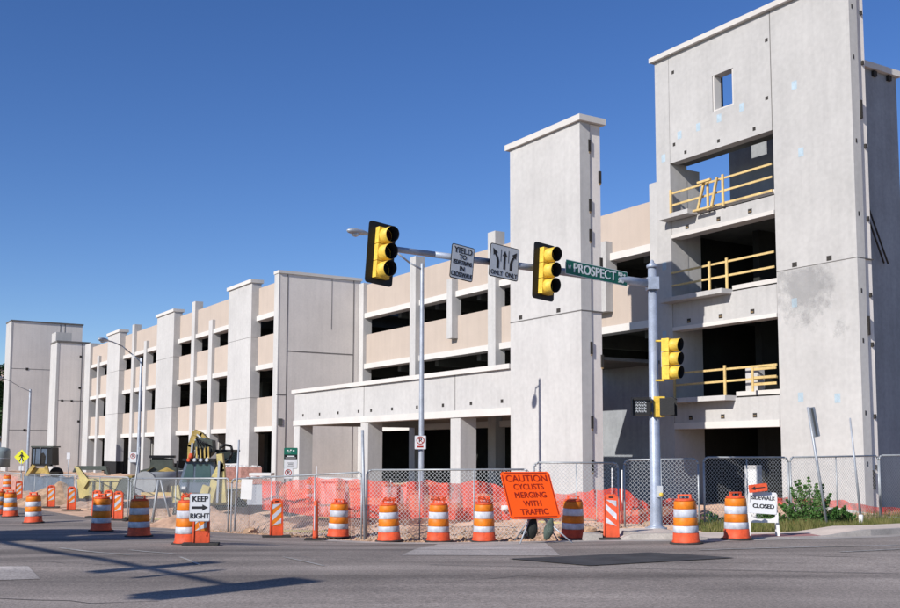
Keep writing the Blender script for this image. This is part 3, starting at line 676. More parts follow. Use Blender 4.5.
def legs(pts, nm='leg'):
    for a, b in pts: MB().tube(a, b, .016, n=8).build(nm, 'galv', r)
hub = Vector((.0, .05, -.52))
legs([((-.02, -.1, -.5), (-.25, -.35, gz+.02)), ((.3, 0, -.5), (.88, -.35, gz+.02)), ((-.02, .1, -.5), (-.3, .55, gz+.02)), ((.3, .1, -.5), (.65, .6, gz+.02))])
MB().tube((-.25, -.05, -.5), (.45, -.05, -.5), .02).build('cross_bar', 'galv', r)
def sandbag(x0, y0, Y, m, lab, sx=1):
    p = at(x0, y0, Y); b = bmesh.new(); bmesh.ops.create_icosphere(b, subdivisions=3, radius=1)
    for v in b.verts:
        c = v.co.copy(); k = 1+.12*mathutils.noise.noise(c*2.5+Vector((x0, 0, 0))); taper = .55+.45*max(0, min(1, (.9-c.z)/1.5)) if c.z > -.4 else .85
        v.co = Vector((c.x*.13*k*taper*sx, c.y*.09*k*taper, c.z*.25*k))
    me = bpy.data.meshes.new('sandbag'); b.to_mesh(me); b.free(); me.materials.append(M[m]); me.shade_smooth()
    o = bpy.data.objects.new('sandbag', me); C.objects.link(o); o.location = p; tag(o, lab, 'sandbag'); return o
o = sandbag(532.5, 527.5, 22.5, 'sandbagdark', 'black sandbag hanging on the left leg of the caution sign', 1.05); o.rotation_euler = (0, .12, 0)
o = sandbag(549, 529, 22.5, 'sandbag', 'grey green sandbag hanging on the right leg of the caution sign', .95); o.rotation_euler = (0, .25, 0)

# ------------------------------------------------------------------ SIDEWALK CLOSED A-frame
p = at(763, 528, 22.9); zb = g(p.x, p.y)+.1
r = empty('sidewalk_closed_sign', (p.x, p.y, g(p.x, p.y)+.03), -.12, 'white A-frame board reading SIDEWALK CLOSED beside the rightmost drum', 'road sign')
R_ = TR(0, 0, .72) @ Matrix.Rotation(-.2, 4, 'X') @ Matrix.Rotation(.06, 4, 'Y')
plate(MB(), .60, .48, .02, .03).build('panel', 'signwhite', r, T=R_)
text('SIDEWALK', .122, 'letter', r, R_ @ TR(.015, -.0145, .1), sx=.86, bold=.0025)
text('CLOSED', .125, 'letter', r, R_ @ TR(.02, -.0145, -.08), sx=.98, bold=.0045)
for s_ in (-1, 1):
    MB().prism([(s_*.26, .5), (s_*.32, .5), (s_*.34, 0), (s_*.28, 0)], (-.1, -.06), Matrix.Rotation(-.12, 4, 'X')).build('front_leg', 'whitep', r)
    MB().prism([(s_*.26, .9), (s_*.31, .9), (s_*.33, 0), (s_*.28, 0)], (.1, .14), Matrix.Rotation(.16, 4, 'X')).build('rear_leg', 'whitep', r)
MB().prism([(-.3, .30), (.3, .30), (.3, .42), (.24, .43), (.15, .38), (-.15, .38), (-.24, .43), (-.3, .42)], (-.14, -.11)).build('cross_board', 'whitep', r)
pa_ = at(758, 488, 22.8)
r, R_ = sign('detour_arrow_sign', pa_, -.12, .40, .17, 'dred', 'dred', 'small tilted orange board with a black left arrow on top of the sidewalk closed sign', 'road sign', .008, .02, -.13, 0)
MB().prism([(.15, .012), (-.06, .012), (-.06, .045), (-.16, 0), (-.06, -.045), (-.06, -.012), (.15, -.012)], (-.0135, -.0105)).build('arrow', 'letter', r, T=R_)

# ------------------------------------------------------------------ signal mast
pole = at(656, 525, 24.5); pz = g(pole.x, pole.y)+.13
r = empty('signal_mast', (pole.x, pole.y, pz), 0, 'tall blue-grey traffic signal pole with a long arm over the street', 'signal mast')
topz = at(652, 268, 24.5).z-pz; armz = at(650, 283.5, 24.5)
MB().lathe([(.2, 0), (.2, .05), (.15, .06), (.148, .1), (.135, .5), (.098, topz)], 20).build('pole', 'polepaint', r)
MB().lathe([(.13, topz), (.135, topz+.06), (.05, topz+.13), (.045, topz+.17), (.01, topz+.2)], 16).build('finial', 'polepaint', r)
MB().lathe([(.26, -.02), (.26, .03), (.2, .035)], 12).build('base_plate', 'galv', r)
MB().box(-.13, .13, -.18, .16, armz.z-pz-.16, armz.z-pz+.14).build('arm_clamp', 'polepaint', r, bevel=.02)
tip = at(371, 246, 20.8); base_arm = at(650, 283.5, 24.5); loc0 = Vector((pole.x, pole.y, pz))
seg = [base_arm.lerp(tip, t)-loc0+Vector((0, 0, -.25*t*(t-1)*0)) for t in (0, .2, .4, .6, .8, 1)]
MB().path(seg, [.105, .095, .085, .075, .066, .058], 14).build('arm', 'polepaint', r)
AD = (tip-base_arm).normalized()
def armat(x):                          # point on the arm under photo column x
    best = min((abs((450+FPX*((q-Vector((0, 0, EYE))).dot(_r))/((q-Vector((0, 0, EYE))).dot(_f)))-x), t) for t in [i/400 for i in range(401)] for q in [base_arm.lerp(tip, t)])
    return base_arm.lerp(tip, best[1])
# mounted things face right of the camera
FRZ = radians(38)
def make_head(back=True, big=1.0):
    r = empty('traffic_signal', (0, 0, 0))
    if back: plate(MB(), .66, 1.27, .02, .07, .05).build('backplate', 'black', r)
    for k, z in enumerate((.35, 0, -.35)):
        h_ = MB().box(-.165, .165, -.09, .12, z-.168, z+.168).build('housing', 'sigyellow' if back else 'sigyellow', r, bevel=.02)
        MB().lathe([(.135, 0), (.135, .006)], 20).build('lens', 'lensred' if k == 0 else 'lensdark', h_, T=TR(0, -.092, z) @ Matrix.Rotation(pi/2, 4, 'X'))
        v = bmesh.new(); n_ = 22; rings = []
        for (yy, rr) in ((-.09, .158), (-.36, .160), (-.36, .150), (-.10, .146)):
            rings.append([v.verts.new((rr*cos(2*pi*i/n_), yy - (.0 if yy > -.2 else -.05*(1-sin(2*pi*i/n_))*.5), z+rr*sin(2*pi*i/n_))) for i in range(n_)])
        for a in range(3):
            for i in range(n_):
                f = v.faces.new((rings[a][i], rings[a][(i+1)%n_], rings[a+1][(i+1)%n_], rings[a+1][i])); f.smooth = True
                f.material_index = 0 if a == 0 else 1
        bmesh.ops.recalc_face_normals(v, faces=v.faces)
        me = bpy.data.meshes.new('visor'); v.to_mesh(me); v.free(); me.materials.append(M['sigyellow']); me.materials.append(M['visor'])
        vo = bpy.data.objects.new('visor', me); C.objects.link(vo); vo.parent = h_
    MB().box(-.05, .05, .12, .2, -.2, .2).build('bracket', 'galv', r)
    return r
hd = make_head(); q = armat(381)
hd.location = at(382, 253.5, q.y-.25); hd.rotation_euler = (0, radians(4.5), FRZ)
tag(hd, 'yellow traffic signal on a black backplate at the outer end of the mast arm', 'traffic signal', 'traffic signals on the mast')
h2 = dup(hd, at(545.5, 271.5, armat(546).y-.25), None, 'yellow traffic signal on a black backplate beside the green street name sign'); h2.rotation_euler = (0, radians(3.5), radians(40))
h3 = make_head(False); h3.location = at(669, 359, 24.15); h3.rotation_euler = (0, 0, radians(48)); h3.scale = (.92, .92, .92)
tag(h3, 'yellow traffic signal without backplate on the side of the pole', 'traffic signal', 'traffic signals on the mast')
for z in (341, 380.5):
    q = at(656, z, 24.4); q2 = at(664, z, 24.2)
    MB().tube(q-loc0, q2-loc0, .025, n=8).build('signal_bracket', 'sigyellow', r)
# pedestrian heads
def ped(loc, rz, lab, lit):
    e = empty('pedestrian_signal', loc, rz, lab, 'pedestrian signal')
    MB().box(-.2, .2, -.08, .14, -.2, .2).build('housing', 'black', e, bevel=.02)
    MB().box(-.23, .23, -.2, -.17, .2, .215).build('hood', 'black', e); MB().box(-.23, -.215, -.2, -.02, -.2, .215).build('hood', 'black', e); MB().box(.215, .23, -.2, -.02, -.2, .215).build('hood', 'black', e)
    if lit:
        f = MB()
        for i in range(9):
            for j in range(4): f.box(-.15+.034*i*.9, -.135+.034*i*.9, -.086, -.082, -.13+.07*j+(.02 if i % 2 else 0), -.09+.07*j+(.02 if i % 2 else 0))
        f.build('screen_louvre', 'signgrey', e)
    return e
ped(at(641.5, 407, 24.45), radians(-12), 'black pedestrian signal with a pale louvred screen left of the pole', True)
ped(at(667, 407, 24.4), radians(70), 'black pedestrian signal seen from its side, right of the pole', False)
for x0, x1 in ((646, 652), (661, 664)):
    for y_ in (402, 413): MB().tube(at(x0, y_, 24.4)-loc0, at(x1, y_, 24.4)-loc0, .03, n=8).build('pedestrian_bracket', 'sigyellow', r)
MB().box(-.06, .2, -.17, .17, -.24, .24, TR(*(at(655, 407, 24.5)-loc0))).build('pedestrian_clamp', 'sigyellow', r, bevel=.01)
MB().box(-.05, .08, -.16, -.05, -.16, .1, TR(*(at(658, 490, 24.45)-loc0))).build('push_button_box', 'signgrey', r, bevel=.01)
MB().lathe([(.05, 0), (.05, .05), (.01, .07)], 12).build('push_button', 'sigyellow', r, T=TR(*(at(659, 494.5, 24.4)-loc0)) @ TR(.02, -.14, 0) @ Matrix.Rotation(pi/2, 4, 'X'))
# luminaire-like small cap stub on the tip
MB().lathe([(.06, 0), (.062, .03), (.01, .05)], 12).build('arm_end_cap', 'polepaint', r, T=TR(*(tip-loc0)) @ (AD.to_track_quat('Z', 'Y').to_matrix().to_4x4()))
# arm signs
q = armat(462)
r, R_ = sign('yield_sign', at(462.2, 262.8, q.y-.15), FRZ-.05, .60, .745, 'signgrey', 'letter', 'grey-white sign reading YIELD TO PEDESTRIANS IN CROSSWALK on the mast arm', 'road sign', .02, .05, radians(5.5))
for t_, s_, z, sx in (('YIELD', .18, .25, 1.02), ('TO', .14, .115, .95), ('PEDESTRIANS', .13, -.01, .62), ('IN', .14, -.14, .95), ('CROSSWALK', .14, -.27, .68)): text(t_, s_, 'letter', r, R_ @ TR(0, -.0105, z), sx=sx, bold=.003)
q = armat(504)
r, R_ = sign('lane_use_sign', at(504.2, 262.3, q.y-.15), FRZ-.05, .80, .73, 'signgrey', 'letter', 'grey-white lane sign with three black arrows and ONLY twice, on the mast arm', 'road sign', .02, .05, radians(4.5))
def curved(sx):
    pts_o = [(.16, -.18), (.235, -.18)]
    o_ = [(.155, -.19), (.155, -.03), (.19, .06), (.245, .125), (.21, .16), (.345, .235), (.325, .08), (.29, .105), (.245, .04), (.225, -.03), (.225, -.19)]
    return [(sx*a*.95, b+.03) for a, b in o_]
for s_ in (-1, 1): MB().prism(curved(s_)[::s_], (-.0135, -.0105)).build('turn_arrow', 'letter', r, T=R_)
MB().prism([(-.028, -.16), (.028, -.16), (.028, .13), (.065, .13), (0, .25), (-.065, .13), (-.028, .13)], (-.0135, -.0105)).build('straight_arrow', 'letter', r, T=R_)
dv = MB()
for x in (-.105, .105): dv.box(x-.006, x+.006, -.0135, -.0105, .0, .27)
dv.build('divider', 'letter', r, T=R_)
for x in (-.2, .2): text('ONLY', .14, 'letter', r, R_ @ TR(x, -.0105, -.265), sx=.85, bold=.002)
q = armat(597)
r, R_ = sign('street_name_sign', at(597, 273, q.y-.2), radians(36), 1.95, .335, 'green', 'lwhite', 'long green street name sign reading W PROSPECT RD 500 on the mast arm', 'street sign', .014, .03, radians(2.8))
text('W', .11, 'lwhite', r, R_ @ TR(-.86, -.0105, 0), sx=.8, bold=.0035)
text('PROSPECT', .30, 'lwhite', r, R_ @ TR(-.075, -.0105, 0.0), sx=.95, bold=.005)
text('RD', .12, 'lwhite', r, R_ @ TR(.74, -.0105, .075), sx=.85, bold=.0035)
text('500', .125, 'lwhite', r, R_ @ TR(.76, -.0105, -.08), sx=.95, bold=.0035)
MB().prism([(.83, .068), (.87, .068), (.87, .045), (.91, .078), (.87, .11), (.87, .088), (.83, .088)], (-.0135, -.0105)).build('arrow', 'lwhite', r, T=R_)

# ------------------------------------------------------------------ street lamps
def lamp(px, Ybase, ytop, arm, lab, r0=.085, rr=.055):
    b = at(px, 500, Ybase); gz_ = site(b.x, b.y)
    r = empty('street_lamp', (b.x, b.y, gz_), 0, lab, 'street lamp', 'street lamps with curved arms')
    top = at(px, ytop, Ybase); H_ = top.z-gz_
    MB().lathe([(r0*1.6, 0), (r0*1.6, .06), (r0, .08), (rr, H_+.12), (rr*.6, H_+.15)], 14).build('pole', 'galv', r)
    base = Vector((b.x, b.y, gz_))
    pts = [at(x, y, Y)-base for x, y, Y in arm]
    MB().path([Vector((0, 0, H_-.05))]+pts, .03, 8).build('arm', 'galv', r)
    e = pts[-1]; d = (pts[-1]-pts[-2]); d.z *= .3; d.normalize()
    T_ = TR(*e) @ Matrix.Rotation(atan2(d.y, d.x), 4, 'Z')
    h = MB(); h.lathe([(.03, -.1), (.09, .0), (.14, .2), (.15, .42), (.11, .6), (.03, .68)], 14); o = h.build('lamp_head', 'galv', r, T=T_ @ Matrix.Diagonal((1, 1, .62, 1)) @ Matrix.Rotation(pi/2, 4, 'Y'))
    MB().lathe([(.04, -.09), (.1, -.06), (.12, 0)], 14).build('lens', 'signgrey', o, T=T_ @ TR(.38, 0, -.06))
    return r
lamp(421, 31, 268, [(410, 263, 30.8), (396, 252, 30.5), (382, 241, 30.1), (366, 233.5, 29.7)], 'tall grey street lamp behind the mast arm, its head left of the outer signal')
lamp(137, 48, 361, [(131, 353.5, 48), (122, 346, 47.5), (113, 342, 47), (107, 340.5, 46.5)], 'grey street lamp in front of the left wing of the garage')
lamp(26, 84, 391, [(20, 387, 83), (10, 381, 81), (2, 378, 79)], 'distant grey street lamp in front of the leftmost tower', r0=.12, rr=.09)

def post_sign(name, px, py, Y, w_, h_, face, edgem, lab, base_z=None, post=True, pr_=.03, cat='road sign', rz=0, tilt=0, border=.01):
    p = at(px, py, Y); r, R_ = sign(name, p, rz, w_, h_, face, edgem, lab, cat, border, min(.03, w_*.1), tilt)
    if post:
        gz_ = site(p.x, p.y)-p.z
        MB().tube((0, .03, gz_), (0, .03, h_/2), pr_, n=8).build('post', 'galv', r)
    return r, R_
def nopark(r, R_, w_, zc, rad):
    ring = MB(); n_ = 24
    for i in range(n_):
        a0 = 2*pi*i/n_; a1 = 2*pi*(i+1)/n_
        ring.prism([(rad*cos(a0), zc+rad*sin(a0)), (rad*cos(a1), zc+rad*sin(a1)), (rad*.78*cos(a1), zc+rad*.78*sin(a1)), (rad*.78*cos(a0), zc+rad*.78*sin(a0))], (-.0155, -.0125))
    ring.prism([(-rad*.62, zc+rad*.5), (-rad*.5, zc+rad*.62), (rad*.62, zc-rad*.5), (rad*.5, zc-rad*.62)], (-.018, -.016))
    ring.build('prohibition_ring', 'signdark', r, T=R_)
    text('P', rad*1.5, 'letter', r, R_ @ TR(0, -.0105, zc), bold=.004)
r, R_ = post_sign('no_parking_sign', 420.3, 442.5, 30.86, .34, .41, 'signwhite', 'galv', 'white no parking sign fixed to the tall street lamp pole', post=False); nopark(r, R_, .33, .06, .12)
MB().box(-.09, .09, -.0135, -.0105, -.15, -.1).build('plate_text', 'signdark', r, T=R_)
r, R_ = post_sign('no_parking_sign', 133, 457.5, 47.8, .33, .45, 'signwhite', 'galv', 'small white no parking sign on the street lamp in front of the left wing', post=False); nopark(r, R_, .33, .06, .12)
# pedestrian diamond
p = at(21.7, 457, 76); gz_ = site(p.x, p.y)-p.z
r = empty('crossing_sign', p, 0, 'yellow diamond pedestrian crossing sign in front of the leftmost tower', 'road sign')
plate(MB(), .78, .78, .01, .05).build('panel', 'yellowsign', r, T=Matrix.Rotation(pi/4, 4, 'Y'))
MB().tube((0, .03, gz_), (0, .03, .3), .05, n=8).build('post', 'galv', r)
f = MB(); f.lathe([(.0, -.07), (.07, 0), (0, .07)], 8, (0, -.02, .27)); f.prism([(-.07, .2), (.09, .18), (.06, -.05), (-.05, -.05)], (-.02, -.01)); f.prism([(-.05, -.05), (.0, -.05), (-.12, -.33), (-.19, -.33)], (-.02, -.01)); f.prism([(0, -.05), (.06, -.05), (.17, -.3), (.1, -.33)], (-.02, -.01)); f.prism([(-.07, .18), (-.2, .02), (-.16, 0), (-.04, .1)], (-.02, -.01)); f.prism([(.08, .16), (.2, .0), (.16, -.02), (.04, .08)], (-.02, -.01)); f.build('walking_figure', 'black', r)
MB().box(-.17, .17, -.01, .01, -.98, -.64).build('small_plaque', 'signwhite', r)
post_sign('white_post_sign', 68.5, 456, 70, .25, .42, 'signwhite', 'galv', 'tiny white notice on a thin post in front of the lower left tower')
# green notice by the canopy
r, R_ = post_sign('green_notice', 290.7, 458.3, 34, .44, .68, 'signwhite', 'green', 'green, black and white notice on a post in front of the canopy column', rz=.1)
MB().box(-.21, .21, -.0135, -.0105, .12, .33).build('green_header', 'green', r, T=R_); MB().box(-.21, .21, -.0135, -.0105, -.03, .118).build('black_band', 'black', r, T=R_)
gl = MB()
for x, z, w2 in ((-.1, .24, .06), (0, .25, .05), (.09, .23, .06), (-.05, .19, .1)): gl.box(x-w2/2, x+w2/2, -.0165, -.014, z, z+.03)
gl.build('white_mark', 'lwhite', r, T=R_)
gl = MB(); gl.box(-.17, .17, -.0165, -.014, .01, .02); gl.box(-.12, .12, -.0165, -.014, .05, .08); gl.build('white_mark', 'lwhite', r, T=R_)
gl = MB(); gl.box(-.1, .1, -.0135, -.011, -.16, -.145); gl.box(-.08, .08, -.0135, -.011, -.2, -.185); gl.box(-.1, .1, -.0135, -.011, -.25, -.235); gl.build('small_text', 'letter', r, T=R_)
r, R_ = post_sign('no_parking_sign', 288.3, 473.5, 33.9, .3, .34, 'signwhite', 'galv', 'small white no parking sign just under the green notice', post=False); nopark(r, R_, .3, .03, .11)

# leaning sign seen nearly edge-on, and the other leaning pole
a = at(826, 503, 26.5); b = at(808, 407, 26.5)
r = empty('leaning_sign_post', (a.x, a.y, site(a.x, a.y)), 0, 'leaning metal sign post with a narrow grey plate turned away, above the bush', 'sign post')
base = Vector((a.x, a.y, site(a.x, a.y)))
MB().tube(a-base+Vector((0, 0, -.5)), b-base, .035, n=6).build('post', 'galv', r)
d = (b-a).normalized(); e = (a.lerp(b, .72)-base)
Tm = TR(*(at(814.5, 422, 26.45)-base)) @ Matrix.Rotation(atan2(d.x, d.z), 4, 'Y') @ Matrix.Rotation(radians(35), 4, 'Z')
plate(MB(), .24, .76, .012, .03).build('plate', 'galvlight', r, T=Tm); MB().box(-.06, .02, -.012, -.008, -.36, .36).build('plate_slot', 'slab', r, T=Tm)
a = at(861, 520, 27); b = at(850, 418, 27); base = Vector((a.x, a.y, site(a.x, a.y)))
r = empty('leaning_pole', base, 0, 'thin dark metal pole leaning left near the right end of the fence', 'pole')
MB().path([a-base-Vector((0, 0, .2)), a.lerp(b, .05)-base, b-base], [.045, .035, .022], 8).build('pole', 'galv', r)
MB().lathe([(.06, 0), (.06, .3), (.04, .32)], 10).build('sleeve', 'whitep', r)

# ------------------------------------------------------------------ chain-link fence panels
def fence(x0, y0, Y0, x1, y1, Y1, lab, h=1.83, posts=2, fn=None, mid=None, rr=.024, mesh=True):
    a = at(x0, y0, Y0); b = at(x1, y1, Y1)
    d = Vector((b.x-a.x, b.y-a.y, 0)); W_ = d.length; rz = atan2(d.y, d.x)
    base = Vector((a.x, a.y, a.z-h)); slope = (b.z-a.z)/W_
    r = empty('chain_link_fence', base, rz, lab, 'fence', 'temporary chain-link fence panels')
    top = lambda x: h+slope*x; bot = lambda x: .06+slope*x
    rd = .12
    fr = MB(); c0 = [(0, bot(0)), (0, top(0)-rd), (rd*.3, top(0)-rd*.3), (rd, top(0)), (W_-rd, top(W_)), (W_-rd*.3, top(W_)-rd*.3), (W_, top(W_)-rd), (W_, bot(W_)), (0, bot(0))]
    fr.path([Vector((x, 0, z)) for x, z in c0], rr, 8); fr.build('pipe_frame', 'galvlight', r)
    for k in range(1, posts):
        x = W_*k/posts; MB().tube((x, 0, bot(x)), (x, 0, top(x)), rr*.75, n=6).build('mid_rail', 'galvlight', r)
    if mesh: MB().face([(.02, .002, bot(0)), (W_-.02, .002, bot(W_)), (W_-.02, .002, top(W_)), (.02, .002, top(0))]).build('chain_link', 'chain', r)
    for x in (0, W_):
        MB().box(x-.04, x+.04, -.35, .35, bot(x)-.1, bot(x)-.04).build('foot', 'galv', r)
    return r
fence(367, 470, 26.4, 529, 469.5, 25.6, 'chain-link panel in front of the canopy columns, between the panel joint and the caution sign', posts=3)
fence(534, 462.5, 26.2, 618, 463, 26.4, 'chain-link panel in front of the pillar tower, right behind the caution sign')
fence(624, 460, 26.4, 698, 459, 26.2, 'chain-link panel behind the traffic signal pole')
fence(703.5, 457.5, 26.2, 788, 457.5, 27.2, 'chain-link panel behind the sidewalk closed sign')
fence(790, 457.3, 27.2, 878, 456, 29.5, 'chain-link panel behind the green bush')
fence(879, 455.5, 29.5, 960, 454.5, 31.5, 'rightmost chain-link panel in front of the dark tower wall')
fence(232, 479, 30.4, 362, 472.5, 26.7, 'chain-link panel left of the panel joint, in front of the green notice', posts=3)
fence(131, 478.5, 36, 229, 478.5, 30.6, 'chain-link panel in front of the backhoe and the grey pipe', h=1.65, posts=2)
fence(77, 476, 46, 129, 477.5, 37, 'chain-link panel in front of the faded yellow bucket', h=1.7)
fence(24, 474, 58, 76, 475.5, 47, 'chain-link panel with grey sheeting near the backhoe loader at the left', h=1.7, posts=4)
fence(-20, 471, 75, 22, 473.5, 59, 'farthest chain-link panel at the left edge of the street', h=1.7, posts=4)
# leaning loose posts
def loose(x0, y0, x1, y1, Y, lab, m='galvlight', rad=.03):
    a = at(x0, y0, Y); b = at(x1, y1, Y); o = MB().tube((0, 0, 0), b-a, rad, n=8).build('fence_post', m); o.location = a; tag(o, lab, 'fence post'); return o
loose(130.5, 522, 139.8, 447, 35, 'white slanted pipe leaning from the fence up past the small no parking sign', rad=.028)
loose(152.5, 522, 158.5, 480, 33.5, 'pale prop pipe leaning left of the grey pipe', rad=.045)
loose(160.5, 480, 171, 523, 33.5, 'pale prop pipe leaning right, under the grey pipe', rad=.03)
loose(234.5, 531, 239, 440, 29.5, 'thin dark steel stake leaning beside the backhoe', 'galv', .028)
loose(364.8, 541, 362.5, 430, 26.3, 'tall pale post at the joint of two fence panels', 'galv', .035)
p = at(247, 489, 29.6)
tag(MB().prism([(-.17, -.28), (.15, -.3), (.17, .27), (-.15, .28)], (-.004, .004)).build('paper_notice', 'whitep', None, T=TR(*(p-Vector((0, .06, 0))))), 'white paper notice wired to the chain-link panel right of the stake', 'notice')

# orange safety net
def net(pts, lab, name='safety_net', m='net'):
    b = bmesh.new(); prev = None; rnd = random.Random(int(pts[0][0]))
    fine = []
    for i in range(len(pts)-1):
        for k in range(10):
            t = k/10; fine.append([pts[i][j]+(pts[i+1][j]-pts[i][j])*t for j in range(4)])
    fine.append(list(pts[-1]))
    o0 = at(pts[0][0], pts[0][2], pts[0][3])
    for i, (x, yt, yb, Y) in enumerate(fine):
        col = []
        for j in range(7):
            t = j/6; y = yb+(yt-yb)*t
            p = at(x, y+.8*sin(i*.8)*(j/6), Y+.16*sin(i*.55+j*.35)+.05*sin(i*1.9)+.02*rnd.uniform(-1, 1)); col.append(b.verts.new(p-o0))
        if prev:
            for j in range(6): f = b.faces.new((prev[j], col[j], col[j+1], prev[j+1])); f.smooth = True
        prev = col
    me = bpy.data.meshes.new(name); b.to_mesh(me); b.free(); me.materials.append(M[m])
    o = bpy.data.objects.new(name, me); C.objects.link(o); o.location = o0; tag(o, lab, 'safety net'); return o
net([(262,480,510,31),(285,482,512,30.5),(310,478,516,30),(340,479,518,29.5),(362,480,518,29.3)], 'see-through orange safety net strung behind the fence left of the panel joint')
net([(366,479,518,29),(400,484,520,29),(425,480,518,29.2),(450,484,520,29),(480,480,520,29),(510,490,520,29)], 'see-through orange safety net in front of the canopy columns')
net([(597,490,528,28.5),(622,487.5,530,28),(640,500,526,28),(655,507,524,28)], 'orange safety net peaking beside the pillar tower and sagging to the signal pole')
net([(512,490,520,29.2),(540,495,520,29.2),(575,493,515,29),(596,490,520,28.8)], 'orange safety net low in front of the pillar tower behind the caution sign')
net([(658,500,527,28),(680,498,524,28),(697,505,524,28)], 'orange safety net patch between the signal pole and the panel joint')
net([(776,497,505,31),(800,498,506,31),(840,500,508,31),(862,505,512,31),(905,509,517,31.5)], 'low red-orange net strip behind the bush at the right')
# stakes
for x, y0, y1, Y, lab in ((316.5, 466, 512, 30.2, 'thin stake behind the drum seen through the net'), (391, 480, 505, 29.4, 'white-tipped stake right of the panel joint'), (406.5, 482, 496, 29.5, 'short white stake left of the street lamp pole'), (622, 470, 530, 28.1, 'white-topped stake holding the peak of the orange net'), (612, 468, 500, 29.4, 'thin stake behind the narrow orange panel')):
    b = at(x, y1, Y); a = at(x, y0, Y); o = MB().tube((0, 0, -.3), a-b, .018, n=6).build('stake', 'whitep'); o.location = b; tag(o, lab, 'stake')

# ------------------------------------------------------------------ things on the site
# dirt heaps and clods
def heap(x, y, Y, w_, d_, h_, lab, m='dirt', seed=1):
    p = at(x, y, Y); z0 = site(p.x, p.y)
    b = bmesh.new(); n_ = 44; V = [[None]*(n_+1) for _ in range(n_+1)]
    for i in range(n_+1):
        for j in range(n_+1):
            u, v = 2*i/n_-1, 2*j/n_-1; rr = sqrt(u*u+v*v); e = max(0, 1-rr**1.6)
            z = h_*e*(1+.5*nz(u*2, v*2, 1.2, seed))+.10*(e**.5 if e > 0 else 0)*(nz(u*6, v*6, 1, seed)+.6*nz(u*15, v*15, 1, seed+3))
            V[i][j] = b.verts.new((u*w_/2, v*d_/2, z-.06 if e > 0 else -.15))
    for i in range(n_):
        for j in range(n_): f = b.faces.new((V[i][j], V[i+1][j], V[i+1][j+1], V[i][j+1])); f.smooth = (i+j) % 3 != 0
    me = bpy.data.meshes.new('dirt_heap'); b.to_mesh(me); b.free(); me.materials.append(M[m])
    o = bpy.data.objects.new('dirt_heap', me); C.objects.link(o); o.location = (p.x, p.y, z0); return tag(o, lab, 'dirt heap')
heap(62, 490, 50, 5, 4, .8, 'low heap of broken spoil left of the faded yellow skip', 'clod', 2)
heap(215, 520, 33, 5, 3, .55, 'low dirt heap in front of the backhoe', seed=4)
heap(430, 520, 30.5, 6, 2.2, .5, 'dirt heap behind the net, at the foot of the street lamp', seed=5)
heap(500, 520, 30.0, 5, 2.0, .42, 'dirt heap behind the left half of the caution sign', seed=6)
heap(340, 510, 32, 5.5, 2.4, .38, 'dirt heap behind the fence left of the panel joint', seed=7)
heap(675, 520, 29, 3.2, 1.4, .5, 'dirt heap right of the signal pole', seed=9)
heap(540, 515, 31, 6, 2, .35, 'dirt heap at the foot of the pillar tower', seed=10)
cl = MB(); rnd = random.Random(11)
for k in range(4200):
    x = rnd.uniform(-11, 5.2); e_ = edge(x); Y = e_+.25+abs(rnd.gauss(0, 2.6)); s_ = rnd.uniform(.010, .045)*(1 if rnd.random() < .95 else 2.2)
    z = site(x, Y)+s_*.2
    vs = [cl.b.verts.new((x+s_*rnd.uniform(.6, 1.3)*a, Y+s_*rnd.uniform(.6, 1.3)*b_, z+s_*rnd.uniform(.5, 1)*c)) for a, b_, c in ((1,0,0),(-1,0,0),(0,1,0),(0,-1,0),(0,0,1))]
    for q in ((0,2,4),(2,1,4),(1,3,4),(3,0,4)): cl.b.faces.new([vs[i] for i in q])
tag(cl.build('rubble', 'clod'), 'loose clods and stones on the dirt strip along the street', 'rubble', kind='stuff')

# backhoe loader in the middle
def wheel(mb_par, x, y, z, rad, wd, name='wheel'):
    w_ = MB().lathe([(rad*.55, -wd/2), (rad*.92, -wd/2), (rad, -wd*.35), (rad, wd*.35), (rad*.92, wd/2), (rad*.55, wd/2)], 22)
    o = w_.build(name, 'tyre', mb_par, T=TR(x, y, z) @ Matrix.Rotation(pi/2, 4, 'X'))
    MB().lathe([(rad*.2, -wd*.4), (rad*.56, -wd*.4), (rad*.56, wd*.4), (rad*.2, wd*.4)], 16).build('rim', 'yellowplant', o, T=TR(x, y, z) @ Matrix.Rotation(pi/2, 4, 'X'))
    return o
bp = at(203, 500, 37); bp = Vector((bp.x, bp.y, -.75))
r = empty('backhoe', bp, 0, 'yellow backhoe with a dusty blue-grey cab and folded digging arms behind the fence', 'backhoe')
# local coordinates by photo column: 1 px = 1/28 m
K = 37/FPX
def lx(x): return (x-203)*K*1.0
def lz(y): return at(203, y, 37).z-bp.z
MB().prism([(lx(181), lz(492)), (lx(219), lz(492)), (lx(216), lz(461)), (lx(189), lz(461))], (-.6, .7)).build('cab', 'bluegrey', r, bevel=.03)
cabg = MB(); cabg.prism([(lx(186), lz(482)), (lx(197), lz(482)), (lx(197), lz(464)), (lx(191), lz(464))], (-.615, -.605)); cabg.prism([(lx(199), lz(482)), (lx(214), lz(482)), (lx(213), lz(464)), (lx(199), lz(464))], (-.615, -.605)); cabg.build('window', 'glass', r)
MB().box(lx(187), lx(218), -.75, .8, lz(461)+.002, lz(458.5)).build('cab_roof', 'black', r, bevel=.02)
for x in (193, 199, 205, 211): MB().lathe([(.05, -.04), (.07, 0), (.05, .04)], 10).build('work_lamp', 'signgrey' if x > 195 else 'dred', r, T=TR(lx(x), -.78, lz(460)) @ Matrix.Rotation(pi/2, 4, 'X'))
MB().lathe([(.09, 0), (.09, .1), (.05, .18)], 12).build('beacon', 'dred', r, T=TR(lx(192), -.3, lz(458.5)))
